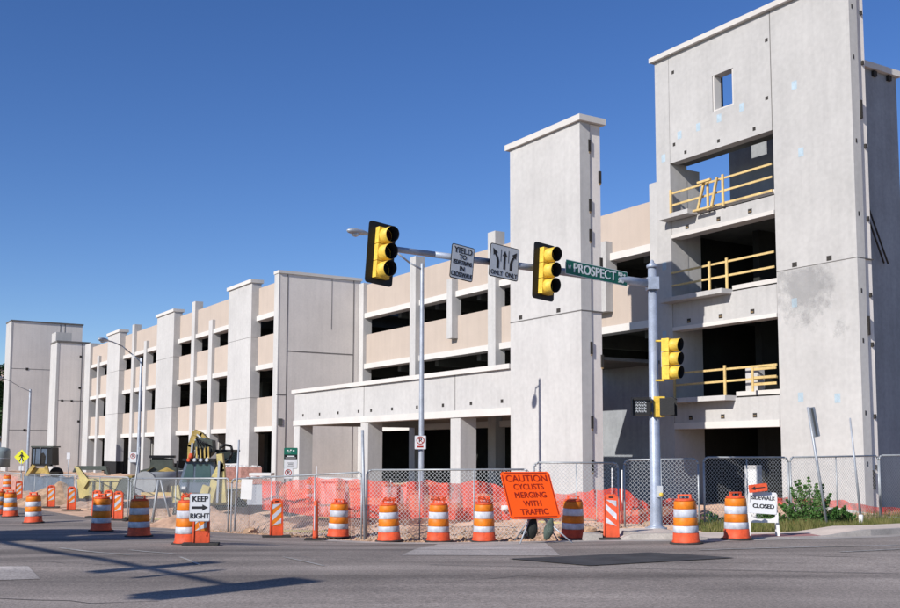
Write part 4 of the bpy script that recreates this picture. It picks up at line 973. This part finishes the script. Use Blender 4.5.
def beam(pts, w_, m='yellowplant', name='arm', dy=(-.12, .12), par=None, rad=None):
    mb = MB()
    for (x0, y0, w0), (x1, y1, w1) in zip(pts, pts[1:]):
        A_ = Vector((lx(x0), 0, lz(y0))); B_ = Vector((lx(x1), 0, lz(y1))); d = (B_-A_).normalized(); n_ = Vector((-d.z, 0, d.x))
        q = [A_+n_*w0/2-d*.04, B_+n_*w1/2+d*.04, B_-n_*w1/2+d*.04, A_-n_*w0/2-d*.04]
        mb.prism([(v.x, v.z) for v in q], dy)
    return mb.build(name, m, par or r, bevel=.015)
beam([(182, 470, .14), (182.8, 446, .2), (187, 432, .18)], 0, name='boom', dy=(.9, 1.2))
beam([(187, 432, .2), (193, 434.5, .18), (201, 441, .12)], 0, name='dipper_arm', dy=(.85, 1.15))
bk = MB(); bk.prism([(lx(190), lz(437)), (lx(206), lz(440)), (lx(207), lz(452)), (lx(202), lz(457)), (lx(191), lz(455)), (lx(188), lz(446))], (.7, 1.3)); bk.build('bucket', 'darkgreen', r, bevel=.03)
for x in (191, 195, 199, 203): beam([(x, 448, .05), (x+.5, 457, .05)], 0, name='hose', dy=(.6, .66), m='yellowplant')
beam([(184.5, 462, .07), (186, 444, .07)], 0, m='galv', name='ram', dy=(.7, .8))
for k_, (x0, y0, x1, y1) in enumerate(((188, 440, 200, 438), (186, 452, 198, 446), (198, 441, 206, 452), (190, 434, 203, 446))):
    MB().tube((lx(x0), .78, lz(y0)), (lx(x1), .78, lz(y1)), .03, n=8).build('ram', 'galv', r)
for k_ in range(5): MB().path([Vector((lx(190+k_*2.5), .68-.03*k_, lz(438+k_))), Vector((lx(193+k_*3), .6, lz(446))), Vector((lx(189+k_*4), .66, lz(458)))], .022, 6).build('hydraulic_hose', 'black', r)
for k_ in range(5): MB().prism([(lx(190+k_*3), lz(455)), (lx(191.2+k_*3), lz(455)), (lx(190.6+k_*3), lz(459))], (.7, .8)).build('tooth', 'galv', r)
for x_ in (181, 219): MB().box(lx(x_)-.03, lx(x_)+.03, -.62, -.58, lz(492), lz(461)).build('cab_post', 'black', r)
MB().box(lx(186), lx(190), -.64, -.61, lz(490), lz(486)).build('number_plate', 'signwhite', r)
# second cab and dipper, to the right
beam([(216, 500, .18), (220, 478, .26), (226, 464, .2)], 0, m='paleyellow', name='stabiliser_boom', dy=(-.95, -.75))
beam([(229, 500, .16), (226, 470, .22), (224, 455, .2)], 0, m='paleyellow', name='dipper', dy=(-.95, -.7))
beam([(223.5, 500, .07), (224.5, 462, .07)], 0, m='galv', name='ram', dy=(-1.05, -.97))
beam([(208, 500, .3), (212, 486, .25)], 0, m='paleyellow', name='stabiliser_leg', dy=(-1, -.8))
beam([(184, 500, .3), (182, 486, .25)], 0, m='paleyellow', name='stabiliser_leg', dy=(-1, -.8))
MB().path([Vector((lx(x), -.4, lz(y))) for x, y in ((222, 452), (221, 448), (226, 445), (232, 446), (233.5, 452), (231, 458), (227, 462))], .045, 8).build('hydraulic_hose', 'black', r)
cb = MB(); cb.box(lx(207), lx(222), 1.3, 2.6, lz(464), lz(452)); cb.build('rear_cab', 'glass', r, bevel=.03)
MB().box(lx(206), lx(223.5), 1.2, 2.7, lz(452)+.002, lz(449.5)).build('rear_cab_roof', 'black', r, bevel=.03)
MB().box(lx(182), lx(232), .1, 3.2, lz(505), lz(491)).build('chassis', 'paleyellow', r, bevel=.04)
for x in (184, 226): wheel(r, lx(x), 1.0, .55, .62, .4)

# track loader behind
p = at(163, 470, 50); r = empty('track_loader', (p.x, p.y, .35), .2, 'small dark and yellow loader parked before the middle pilaster', 'loader')
MB().prism([(-1.0, .45), (1.05, .45), (1.1, .8), (.5, .95), (.45, 1.35), (-.5, 1.4), (-.6, .9), (-1.0, .8)], (-.5, .5)).build('body', 'darkgreen', r, bevel=.04)
MB().prism([(-.9, .1), (.9, .1), (1.05, .3), (.9, .5), (-.9, .5), (-1.05, .3)], (-.8, -.5)).build('track', 'tyre', r, bevel=.05)
MB().prism([(-.9, .1), (.9, .1), (1.05, .3), (.9, .5), (-.9, .5), (-1.05, .3)], (.5, .8)).build('track', 'tyre', r, bevel=.05)
MB().prism([(-.55, .85), (-.4, .95), (-1.2, .45), (-1.35, .3)], (-.62, -.5)).build('lift_arm', 'yellowplant', r); MB().prism([(-.2, .75), (.2, .95), (.9, .6), (.85, .5), (.1, .75)], (-.64, -.52)).build('lift_arm', 'yellowplant', r)
MB().prism([(-1.3, .1), (-1.7, .1), (-1.8, .5), (-1.35, .55)], (-.8, .8)).build('bucket', 'yellowplant', r)
MB().box(-.6, .55, -.58, .58, 1.38, 1.5).build('canopy_roof', 'black', r, bevel=.03)
# far-left loader
p = at(45, 470, 72); r = empty('backhoe_loader', (p.x, p.y, .2), 0, 'distant yellow backhoe loader with a dark glass cab before the left tower', 'backhoe')
MB().prism([(-.72, .9), (.72, .9), (.66, 2.1), (-.66, 2.1)], (-.6, .6)).build('cab', 'black', r, bevel=.04)
MB().prism([(-.45, 1.0), (.35, 1.0), (.33, 2.0), (-.42, 2.0)], (-.615, -.605)).build('window', 'bluegrey', r)
MB().prism([(-.62, 1.0), (-.52, 1.0), (-.5, 2.0), (-.6, 2.0)], (-.615, -.605)).build('window', 'bluegrey', r)
MB().prism([(-.15, 1.0), (.2, 1.0), (.25, 1.5), (.1, 1.75), (-.1, 1.7)], (-.63, -.62)).build('seat', 'tyre', r)
MB().tube((-.1, -.66, .95), (-.12, -.66, 2.1), .03, n=6).build('lamp_post', 'galvlight', r)
cf = MB()
for x in (-.72, .62): cf.prism([(x, .85), (x+.1, .85), (x+.08, 2.12), (x+.0, 2.12)], (-.66, -.58))
cf.box(-.75, .75, -.66, -.58, .82, .95); cf.build('cab_frame', 'black', r)
MB().box(-.76, .76, -.7, .7, 2.11, 2.2).build('cab_roof', 'darkgreen', r, bevel=.03)
MB().box(-.6, .5, -.8, -.67, .35, .7).build('dashboard', 'yellowplant', r, bevel=.05)
MB().prism([(-1.1, .0), (-.9, .0), (-.3, .85), (-.5, .95)], (-1.0, -.82)).build('lift_arm', 'yellowplant', r); MB().prism([(.3, .8), (.5, .9), (.75, .1), (.55, 0)], (-1.0, -.82)).build('lift_arm', 'yellowplant', r)
for x in (-.8, .8): wheel(r, x, .0, .3, .45, .35)
# pale yellow bucket
p = at(100, 490, 44); bz = -.35; r = empty('steel_skip', (p.x, p.y, bz), -.05, 'large faded yellow ribbed steel skip with one dark green end behind the fence', 'skip')
k_ = 44/FPX
def sx_(x): return (x-100)*k_
def sz_(y): return at(100, y, 44).z-bz
MB().prism([(sx_(84), sz_(498)), (sx_(116), sz_(498)), (sx_(124), sz_(479)), (sx_(81), sz_(479))], (-.5, 1.3)).build('body', 'paleyellow', r, bevel=.03)
MB().prism([(sx_(79), sz_(466)), (sx_(83), sz_(467)), (sx_(94), sz_(480)), (sx_(89), sz_(488))], (-.6, -.45)).build('side_plate', 'paleyellow', r)
MB().prism([(sx_(116), sz_(499)), (sx_(137), sz_(499)), (sx_(145), sz_(478)), (sx_(126.5), sz_(478))], (-.55, 1.35)).build('dark_end', 'darkgreen', r, bevel=.02)
for x in (98, 106.5, 115): MB().box(sx_(x)-.03, sx_(x)+.03, -.56, -.5, sz_(495), sz_(481)).build('rib', 'darkgreen', r)
MB().box(sx_(89), sx_(124), -.58, -.5, sz_(480.5), sz_(478.5)).build('rim', 'paleyellow', r)
# roof beam over the skip (low black-roofed shelter)
p = at(91, 468, 52); r = empty('boom_beam', (p.x, p.y, p.z), 0, 'dark olive steel beam resting above the skip', 'steel beam')
MB().prism([(-.65, -.1), (.75, -.1), (.85, -.35), (.95, -.35), (.8, .1), (-.7, .1), (-.85, -.2), (-.8, -.22)], (-.2, .2)).build('beam', 'darkgreen', r)
# big grey pipe
a = at(145, 484, 39); b = at(182, 484, 42); r = empty('concrete_pipe', a, 0, 'large grey pipe section lying behind the fence left of the backhoe', 'pipe')
d = b-a; d.z = 0
ppb = bmesh.new()
MB().tube((0, 0, 0), d, .43, n=24).build('barrel', 'pipe', r)
for t in (0, 1): MB().tube(d*t-d.normalized()*.06, d*t+d.normalized()*.06, .47, n=24).build('collar', 'pipe', r)
q = at(162, 494, 38.5); tag(MB().box(-.75, .8, -.1, .1, -.06, .06).build('timber', 'wood', None, T=TR(*q)), 'pale timber lying under the grey pipe', 'timber')
# sheeting behind fence at left
rnd = random.Random(4)
net([(24, 475, 503, 59),(40, 476, 504, 55),(60, 476.5, 505, 51),(74, 477, 507, 48.5)], 'grey-blue sheeting hung on the far chain-link panel', 'fence_sheeting', 'bluegrey')
net([(-10, 476, 500, 66),(6, 476, 500, 63),(18, 476, 500, 60.5)], 'pinkish sheeting hung behind the leftmost drums', 'fence_sheeting', 'pink')
# pink pallets, white bags
for k, (x, y, Y, w_, h_, lab) in enumerate(((237, 474.5, 52, 1.1, .75, 'pink-wrapped pallet of block just right of the backhoe'), (250, 474.5, 51, 1.0, .7, 'pink-wrapped pallet of block right of its neighbour below the pilaster'), (258, 490, 42, .9, .9, 'pink-wrapped pallet behind the white paper notice'))):
    p = at(x, y, Y); r = empty('wrapped_pallet', (p.x, p.y, p.z-h_/2), .3, lab, 'pallet', 'pink-wrapped pallets')
    MB().box(-w_/2, w_/2, -.5, .5, .12, h_).build('load', 'pink', r, bevel=.05); MB().box(-w_/2, w_/2, -.5, .5, 0, .1).build('pallet_base', 'wood', r)
    t = MB(); 
    for i in range(5): t.box(-w_/2+i*w_/5+.02, -w_/2+(i+1)*w_/5-.03, -.4, .4, h_+.002, h_+.06+.03*(i % 2))
    t.build('white_caps', 'whitep', r, bevel=.02)
for x, y, Y, w_, h_, lab in ((262, 474.3, 46, .95, .12, 'white capped slab on the dirt right of the pallets'),):
    p = at(x, y, Y); tag(MB().box(-w_/2, w_/2, -.5, .5, -h_/2, h_/2).build('white_slab', 'whitep', None, T=TR(*p), bevel=.03), lab, 'slab')
p = at(262, 494, 36); r = empty('grey_container', (p.x, p.y, p.z-.35), .2, 'low grey-blue box container behind the white paper notice', 'container')
MB().box(-.5, .55, -.4, .4, 0, .7).build('body', 'signgrey', r, bevel=.02); MB().box(-.52, .57, -.42, .42, .702, .74).build('lid', 'pink', r)
# white barrier pieces behind the net
r0 = at(333, 492, 36)
r = empty('concrete_barrier', (r0.x, r0.y, site(r0.x, r0.y)), .1, 'white concrete barrier with slanted gaps behind the orange net', 'barrier')
z1 = at(333, 481, 36).z-site(r0.x, r0.y)
for x0, x1, xt in ((-.42, -.25, 0), (-.12, .12, -.22), (.32, .5, .1)): MB().prism([(x0, -.1), (x1, -.1), (x1+xt*.2, z1), (x0+xt, z1)], (-.15, .15)).build('leg', 'whitep', r)
MB().prism([(-.5, z1+.002), (.9, z1+.002), (.95, z1+.08), (-.5, z1+.14)], (-.25, .25)).build('top_slab', 'whitep', r)
for x, w_, lab in ((392, .55, 'white block left of another, seen through the net under the canopy'), (402, .3, 'small white block right beside the larger one under the canopy')):
    p = at(x, 494, 33); tag(MB().box(-w_/2, w_/2, -.25, .25, -.3, .22).build('white_block', 'whitep', None, T=TR(*p), bevel=.02), lab, 'concrete block')
p = at(506, 508.5, 29.0); tag(MB().tube((-.12, 0, 0), (.12, .05, .02), .08, n=12).build('white_bottle', 'whitep', None, T=TR(*p)), 'white plastic jug lying left of the caution sign', 'jug')
# white cabinet behind the sidewalk sign
p = at(753.5, 505, 28.5); r = empty('utility_cabinet', (p.x, p.y, 0), -.5, 'tall white utility cabinet behind the sidewalk closed sign', 'cabinet')
hz_ = at(753, 466.5, 28.5).z
MB().box(-.2, .2, -.12, .22, -.2, hz_).build('body', 'precast', r, bevel=.01); MB().box(-.205, .205, -.125, .225, hz_+.001, hz_+.03).build('top', 'cap', r)
MB().box(-.16, .16, -.126, -.121, .1, hz_-.08).build('door', 'whitep', r)
# orange cone-like bag
p = at(794.5, 518, 27.3); zz = site(p.x, p.y)
r = empty('traffic_cone', (p.x, p.y, zz), 0, 'crumpled narrow orange cone leaning at the left edge of the bush', 'cone')
MB().lathe([(.15, 0), (.13, .08), (.09, .3), (.045, .6), (.02, .68)], 14).build('cone', 'dred', r, T=Matrix.Rotation(-.16, 4, 'Y')); MB().box(-.19, .19, -.19, .19, -.02, .02).build('cone_base', 'dred', r)
MB().box(-.04, .03, -.12, -.09, .28, .5).build('white_stripe', 'dwhite', r)
# black temporary hoses at the kerb gap
for pts, lab in ((((586, 536), (600, 533), (612, 536)), 'dark hose end on the dirt behind the narrow panel'), (((520, 535), (526, 531), (524, 539), (532, 537)), 'tangle of black cable beside the caution sign stand')):
    q = [hit(*t)+Vector((0, 0, .04)) for t in pts]; tag(MB().path(q, .03, 6).build('hose', 'black'), lab, 'hose')
for x0, x1, y0, lab in ((588, 598, 541, 'dark concrete chunk left of the narrow orange panel'), (627, 637, 540.5, 'dark shaded end block at the broken kerb')):
    p = at((x0+x1)/2, y0, 22.9); z = g(p.x, p.y); tag(MB().prism([(-.2, 0), (.2, 0), (.19, .15), (-.17, .17)], (-.12, .3), TR(p.x, p.y, z)).build('kerb_chunk', 'gutter', None, bevel=.01), lab, 'concrete chunk')

# stacked timber, loose boards and stones on the dirt strip
for k, (x, y, Y, ln, rz, lab) in enumerate(((300, 521, 29, 1.6, .3, 'short plank lying on the dirt left of the thin tube post'), (352, 509, 31, 2.2, -.2, 'long board lying behind the net left of the panel joint'), (455, 512, 30, 1.5, .5, 'short board lying behind the net right of the tall street lamp'), (150, 500, 36, 1.8, .1, 'weathered plank lying under the grey pipe'), (560, 520, 28.5, 1.2, -.4, 'small board on the dirt at the foot of the pillar tower'))):
    p = at(x, y, Y); z = site(p.x, p.y)
    tag(MB().box(-ln/2, ln/2, -.07, .07, 0, .05).build('plank', 'paleyellow', None, T=TR(p.x, p.y, z+.04) @ Matrix.Rotation(rz, 4, 'Z') @ Matrix.Rotation(.04, 4, 'Y')), lab, 'plank')
for k, (x, y, Y, s_, lab) in enumerate(((392, 528, 26.9, .16, 'loose rock left of the drum right of the panel joint'), (462, 533, 26.0, .13, 'loose rock between the lamp drum and the drum beside it'), (250, 527, 29.5, .2, 'flat rock at the foot of the chain-link below the paper notice'), (590, 531, 25.8, .17, 'rock on the dirt behind the narrow striped panel'), (648, 528, 26.5, .14, 'rock left of the signal pole base'))):
    p = at(x, y, Y); b = bmesh.new(); bmesh.ops.create_icosphere(b, subdivisions=2, radius=s_)
    for v in b.verts: v.co *= 1+.35*mathutils.noise.noise(v.co*9+Vector((k*3, 0, 0))); v.co.z *= .6
    me = bpy.data.meshes.new('rock'); b.to_mesh(me); b.free(); me.materials.append(M['clod']); o = bpy.data.objects.new('rock', me); C.objects.link(o); o.location = (p.x, p.y, site(p.x, p.y)+s_*.25); tag(o, lab, 'rock')

# ------------------------------------------------------------------ vegetation
def leafcloud(centers, n_, size, seed, flat=.6):
    b = bmesh.new(); rnd = random.Random(seed)
    for k in range(n_):
        cx_, cy__, cz__, rx, ry, rz_ = rnd.choice(centers)
        while True:
            u = Vector((rnd.uniform(-1, 1), rnd.uniform(-1, 1), rnd.uniform(-1, 1)))
            if .1 < u.length < 1: break
        u = u.normalized()*(u.length**.5)
        c = Vector((cx_+u.x*rx, cy__+u.y*ry, cz__+u.z*rz_))
        s_ = size*rnd.uniform(.6, 1.4); d1 = Vector((rnd.gauss(0, 1), rnd.gauss(0, 1), rnd.gauss(0, flat))).normalized(); d2 = d1.cross(Vector((rnd.gauss(0, 1), rnd.gauss(0, 1), rnd.gauss(0, 1)))).normalized()
        vs = [b.verts.new(c+d1*s_), b.verts.new(c+d2*s_*.45), b.verts.new(c-d1*s_), b.verts.new(c-d2*s_*.45)]
        b.faces.new(vs)
    return b
def b2o(b, name, m, par):
    me = bpy.data.meshes.new(name); b.to_mesh(me); b.free(); me.materials.append(M[m]); o = bpy.data.objects.new(name, me); C.objects.link(o); o.parent = par; return o
def bush(x, ybase, Y, w_, h_, lab, seed, n_=5200, spiky=True, base=None):
    p = at(x, ybase, Y); z = site(p.x, p.y); r = empty('bush', (p.x, p.y, z), 0, lab, 'bush'); rnd = random.Random(seed)
    stems = MB(); cen = []
    for k in range(24):
        a = rnd.uniform(-1, 1); hh = h_*(1-.72*abs(a+.1)**.8)*rnd.uniform(.75, 1.05); top = Vector((a*w_*.55, rnd.uniform(-.3, .3)*w_*.6, hh)); st_ = Vector((a*.1, 0, 0))
        stems.path([st_, st_.lerp(top, .5)+Vector((0, 0, .1)), top], [.018, .011, .004], 5)
        for t in (.25, .4, .55, .7, .82, .93, 1.0):
            q = st_.lerp(top, t); s_ = (.22*(1-t)+.03)*w_*.72; cen.append((q.x, q.y, q.z+.02, s_, s_, s_*.8))
    stems.build('stems', 'bark', r)
    b2o(leafcloud(cen, int(n_*1.5), .027, seed), 'leaves', 'leaf', r); return r
bush(812, 520, 26.8, 1.45, 1.55, 'leafy green bush growing at the fence below the leaning sign post', 5, 6500)
bush(772, 520, 26.9, .8, .65, 'low dark green shrub behind the sidewalk closed sign', 8, 2500)
bush(845, 522, 27.2, .9, .55, 'low green weed clump between the bush and the leaning pole', 9, 2200)
bush(713, 520, 27.0, .7, .38, 'small weed clump just right of the fence joint', 10, 1300)
gr = bmesh.new(); rnd = random.Random(5)
for k in range(26000):
    x = rnd.uniform(6.0, 16); back = swback(x); Y = back+.02+abs(rnd.gauss(0, 1.0)) if rnd.random() < .8 else back+rnd.uniform(0, 4.5)
    if x < 7.2 and rnd.random() < .5: continue
    z = site(x, Y)+.0; hgt = rnd.uniform(.05, .2)*(1+.9*max(0, nz(x, Y, .9, 4)))+(.05 if Y > back+.5 else 0); a = rnd.uniform(0, pi); dx, dy = cos(a)*.008, sin(a)*.008; lx_, ly_ = rnd.gauss(0, .05), rnd.gauss(0, .05)
    gr.faces.new([gr.verts.new((x-dx, Y-dy, z)), gr.verts.new((x+dx, Y+dy, z)), gr.verts.new((x+lx_, Y+ly_, z+hgt))])
o = b2o(gr, 'grass_strip', 'grass', None); tag(o, 'short dry green grass along the back of the sidewalk', 'grass', kind='stuff')
def tree(loc, h_, cr, lab, seed, n_=9000, leaf=.16, group=None, crown_z=.6):
    r = empty('broadleaf_tree', loc, 0, lab, 'tree', group); rnd = random.Random(seed)
    tk = MB(); tk.path([Vector((0, 0, -.3)), Vector((.05, 0, h_*.25)), Vector((0, .1, h_*.55)), Vector((.1, 0, h_*.8))], [cr*.09, cr*.07, cr*.05, .03], 8)
    cen = []
    for k in range(15):
        a = rnd.uniform(0, 2*pi); t = rnd.uniform(.3, .9); e = Vector((cos(a)*cr*rnd.uniform(.35, .85), sin(a)*cr*rnd.uniform(.35, .85), h_*(t+.08)))
        tk.path([Vector((0, 0, h_*t*.7)), e*.6+Vector((0, 0, h_*t*.3)), e], [cr*.035, cr*.02, .015], 5)
        s_ = cr*rnd.uniform(.25, .45); cen.append((e.x, e.y, e.z, s_, s_, s_*.75))
    tk.build('trunk', 'bark', r); b2o(leafcloud(cen, n_, leaf, seed), 'crown', 'leaf2', r); return r
# trees and a low building beyond the leftmost tower
for x, Y, h_, cr, lab, sd in ((3, 118, 10.5, 4.5, 'dark green tree beside the pinkish building left of the tower', 21), (-12, 112, 11, 5, 'dark tree cut by the left edge behind the tank', 22)):
    p = at(x, 470, Y); tree((p.x, p.y, -.3), h_, cr, lab, sd, 9000, .22)
p = at(2, 465, 150); r = empty('low_building', (p.x, p.y, -.3), .1, 'pinkish flat-roofed building with a grey lower storey behind the trees at the left edge', 'building')
MB().box(-14, 3.2, 0, 12, 9.2, 14.2).build('upper_wall', 'farwall', r); MB().box(-14, 3.2, .2, 12, 0, 9.19).build('lower_wall', 'farlow', r); MB().box(-14.3, 3.5, -.3, 12.3, 14.21, 14.6).build('roof_edge', 'joint', r)
wn = []
for i in range(4): MB().box(-11+i*3.6, -9+i*3.6, .12, .19, 5, 7.5).build('window', 'glass', r)
p = at(1.5, 463, 100); r = empty('storage_tank', (p.x, p.y, p.z-.4), 0, 'grey-green round metal tank at the left edge of the photograph', 'tank')
MB().lathe([(.75, 0), (.75, 1.5), (.7, 1.75), (.2, 1.9)], 26).build('shell', 'tank', r); MB().lathe([(.77, .8), (.77, .86)], 26).build('hoop', 'galv', r)
# street things standing beyond the left of the view: they throw the shadows seen on the road
sh = empty('signal_mast', (0, 0, 0), 0, 'second traffic signal mast across the street, standing left of the photographed view', 'signal mast')
def shadow_src(px, py, hh):   # a point hh above the ground whose shadow falls at the photo position
    q = hit(px, py); s_ = hh/TAN; return Vector((q.x-SL.x*s_, q.y-SL.y*s_, q.z+hh))
pA = shadow_src(30, 548, 6.0); pB = shadow_src(232, 586, 6.0); dAB = (pB-pA); pA0 = pA-dAB*.55
sh.location = (pA0.x, pA0.y, .1); z0 = Vector((pA0.x, pA0.y, .1))
MB().lathe([(.15, 0), (.1, 6.3)], 14).build('pole', 'polepaint', sh); MB().path([Vector((0, 0, 6)), pA-z0, pB-z0], [.1, .08, .06], 10).build('arm', 'polepaint', sh)
for (x, y, ww, hh2, nm) in ((228, 589, .62, 1.25, 'a'), (158, 567.5, .42, 1.25, 'b'), (180, 574.5, .16, .85, 'c')):
    q = shadow_src(x, y, 5.9)
    if nm == 'a':
        k = dup(hd, q, None, 'traffic signal on the second mast, outside the photographed view'); k.rotation_euler = (0, 0, atan2(-SL.x, SL.y)); k.scale = (1.15, 1.15, 1.15)
    else:
        k, R2 = sign('hanging_sign', q, atan2(-SL.x, SL.y), ww, hh2, 'signgrey', 'galv', 'blank-backed sign on the second mast, %s of the two' % ('upper' if nm == 'b' else 'lower'), 'road sign')
q = shadow_src(60, 536, 5.2); tree((q.x-.4, q.y-.2, .1), 6.4, 3.3, 'street tree left of the photographed view whose shade falls on the road', 33, 11000, .2)
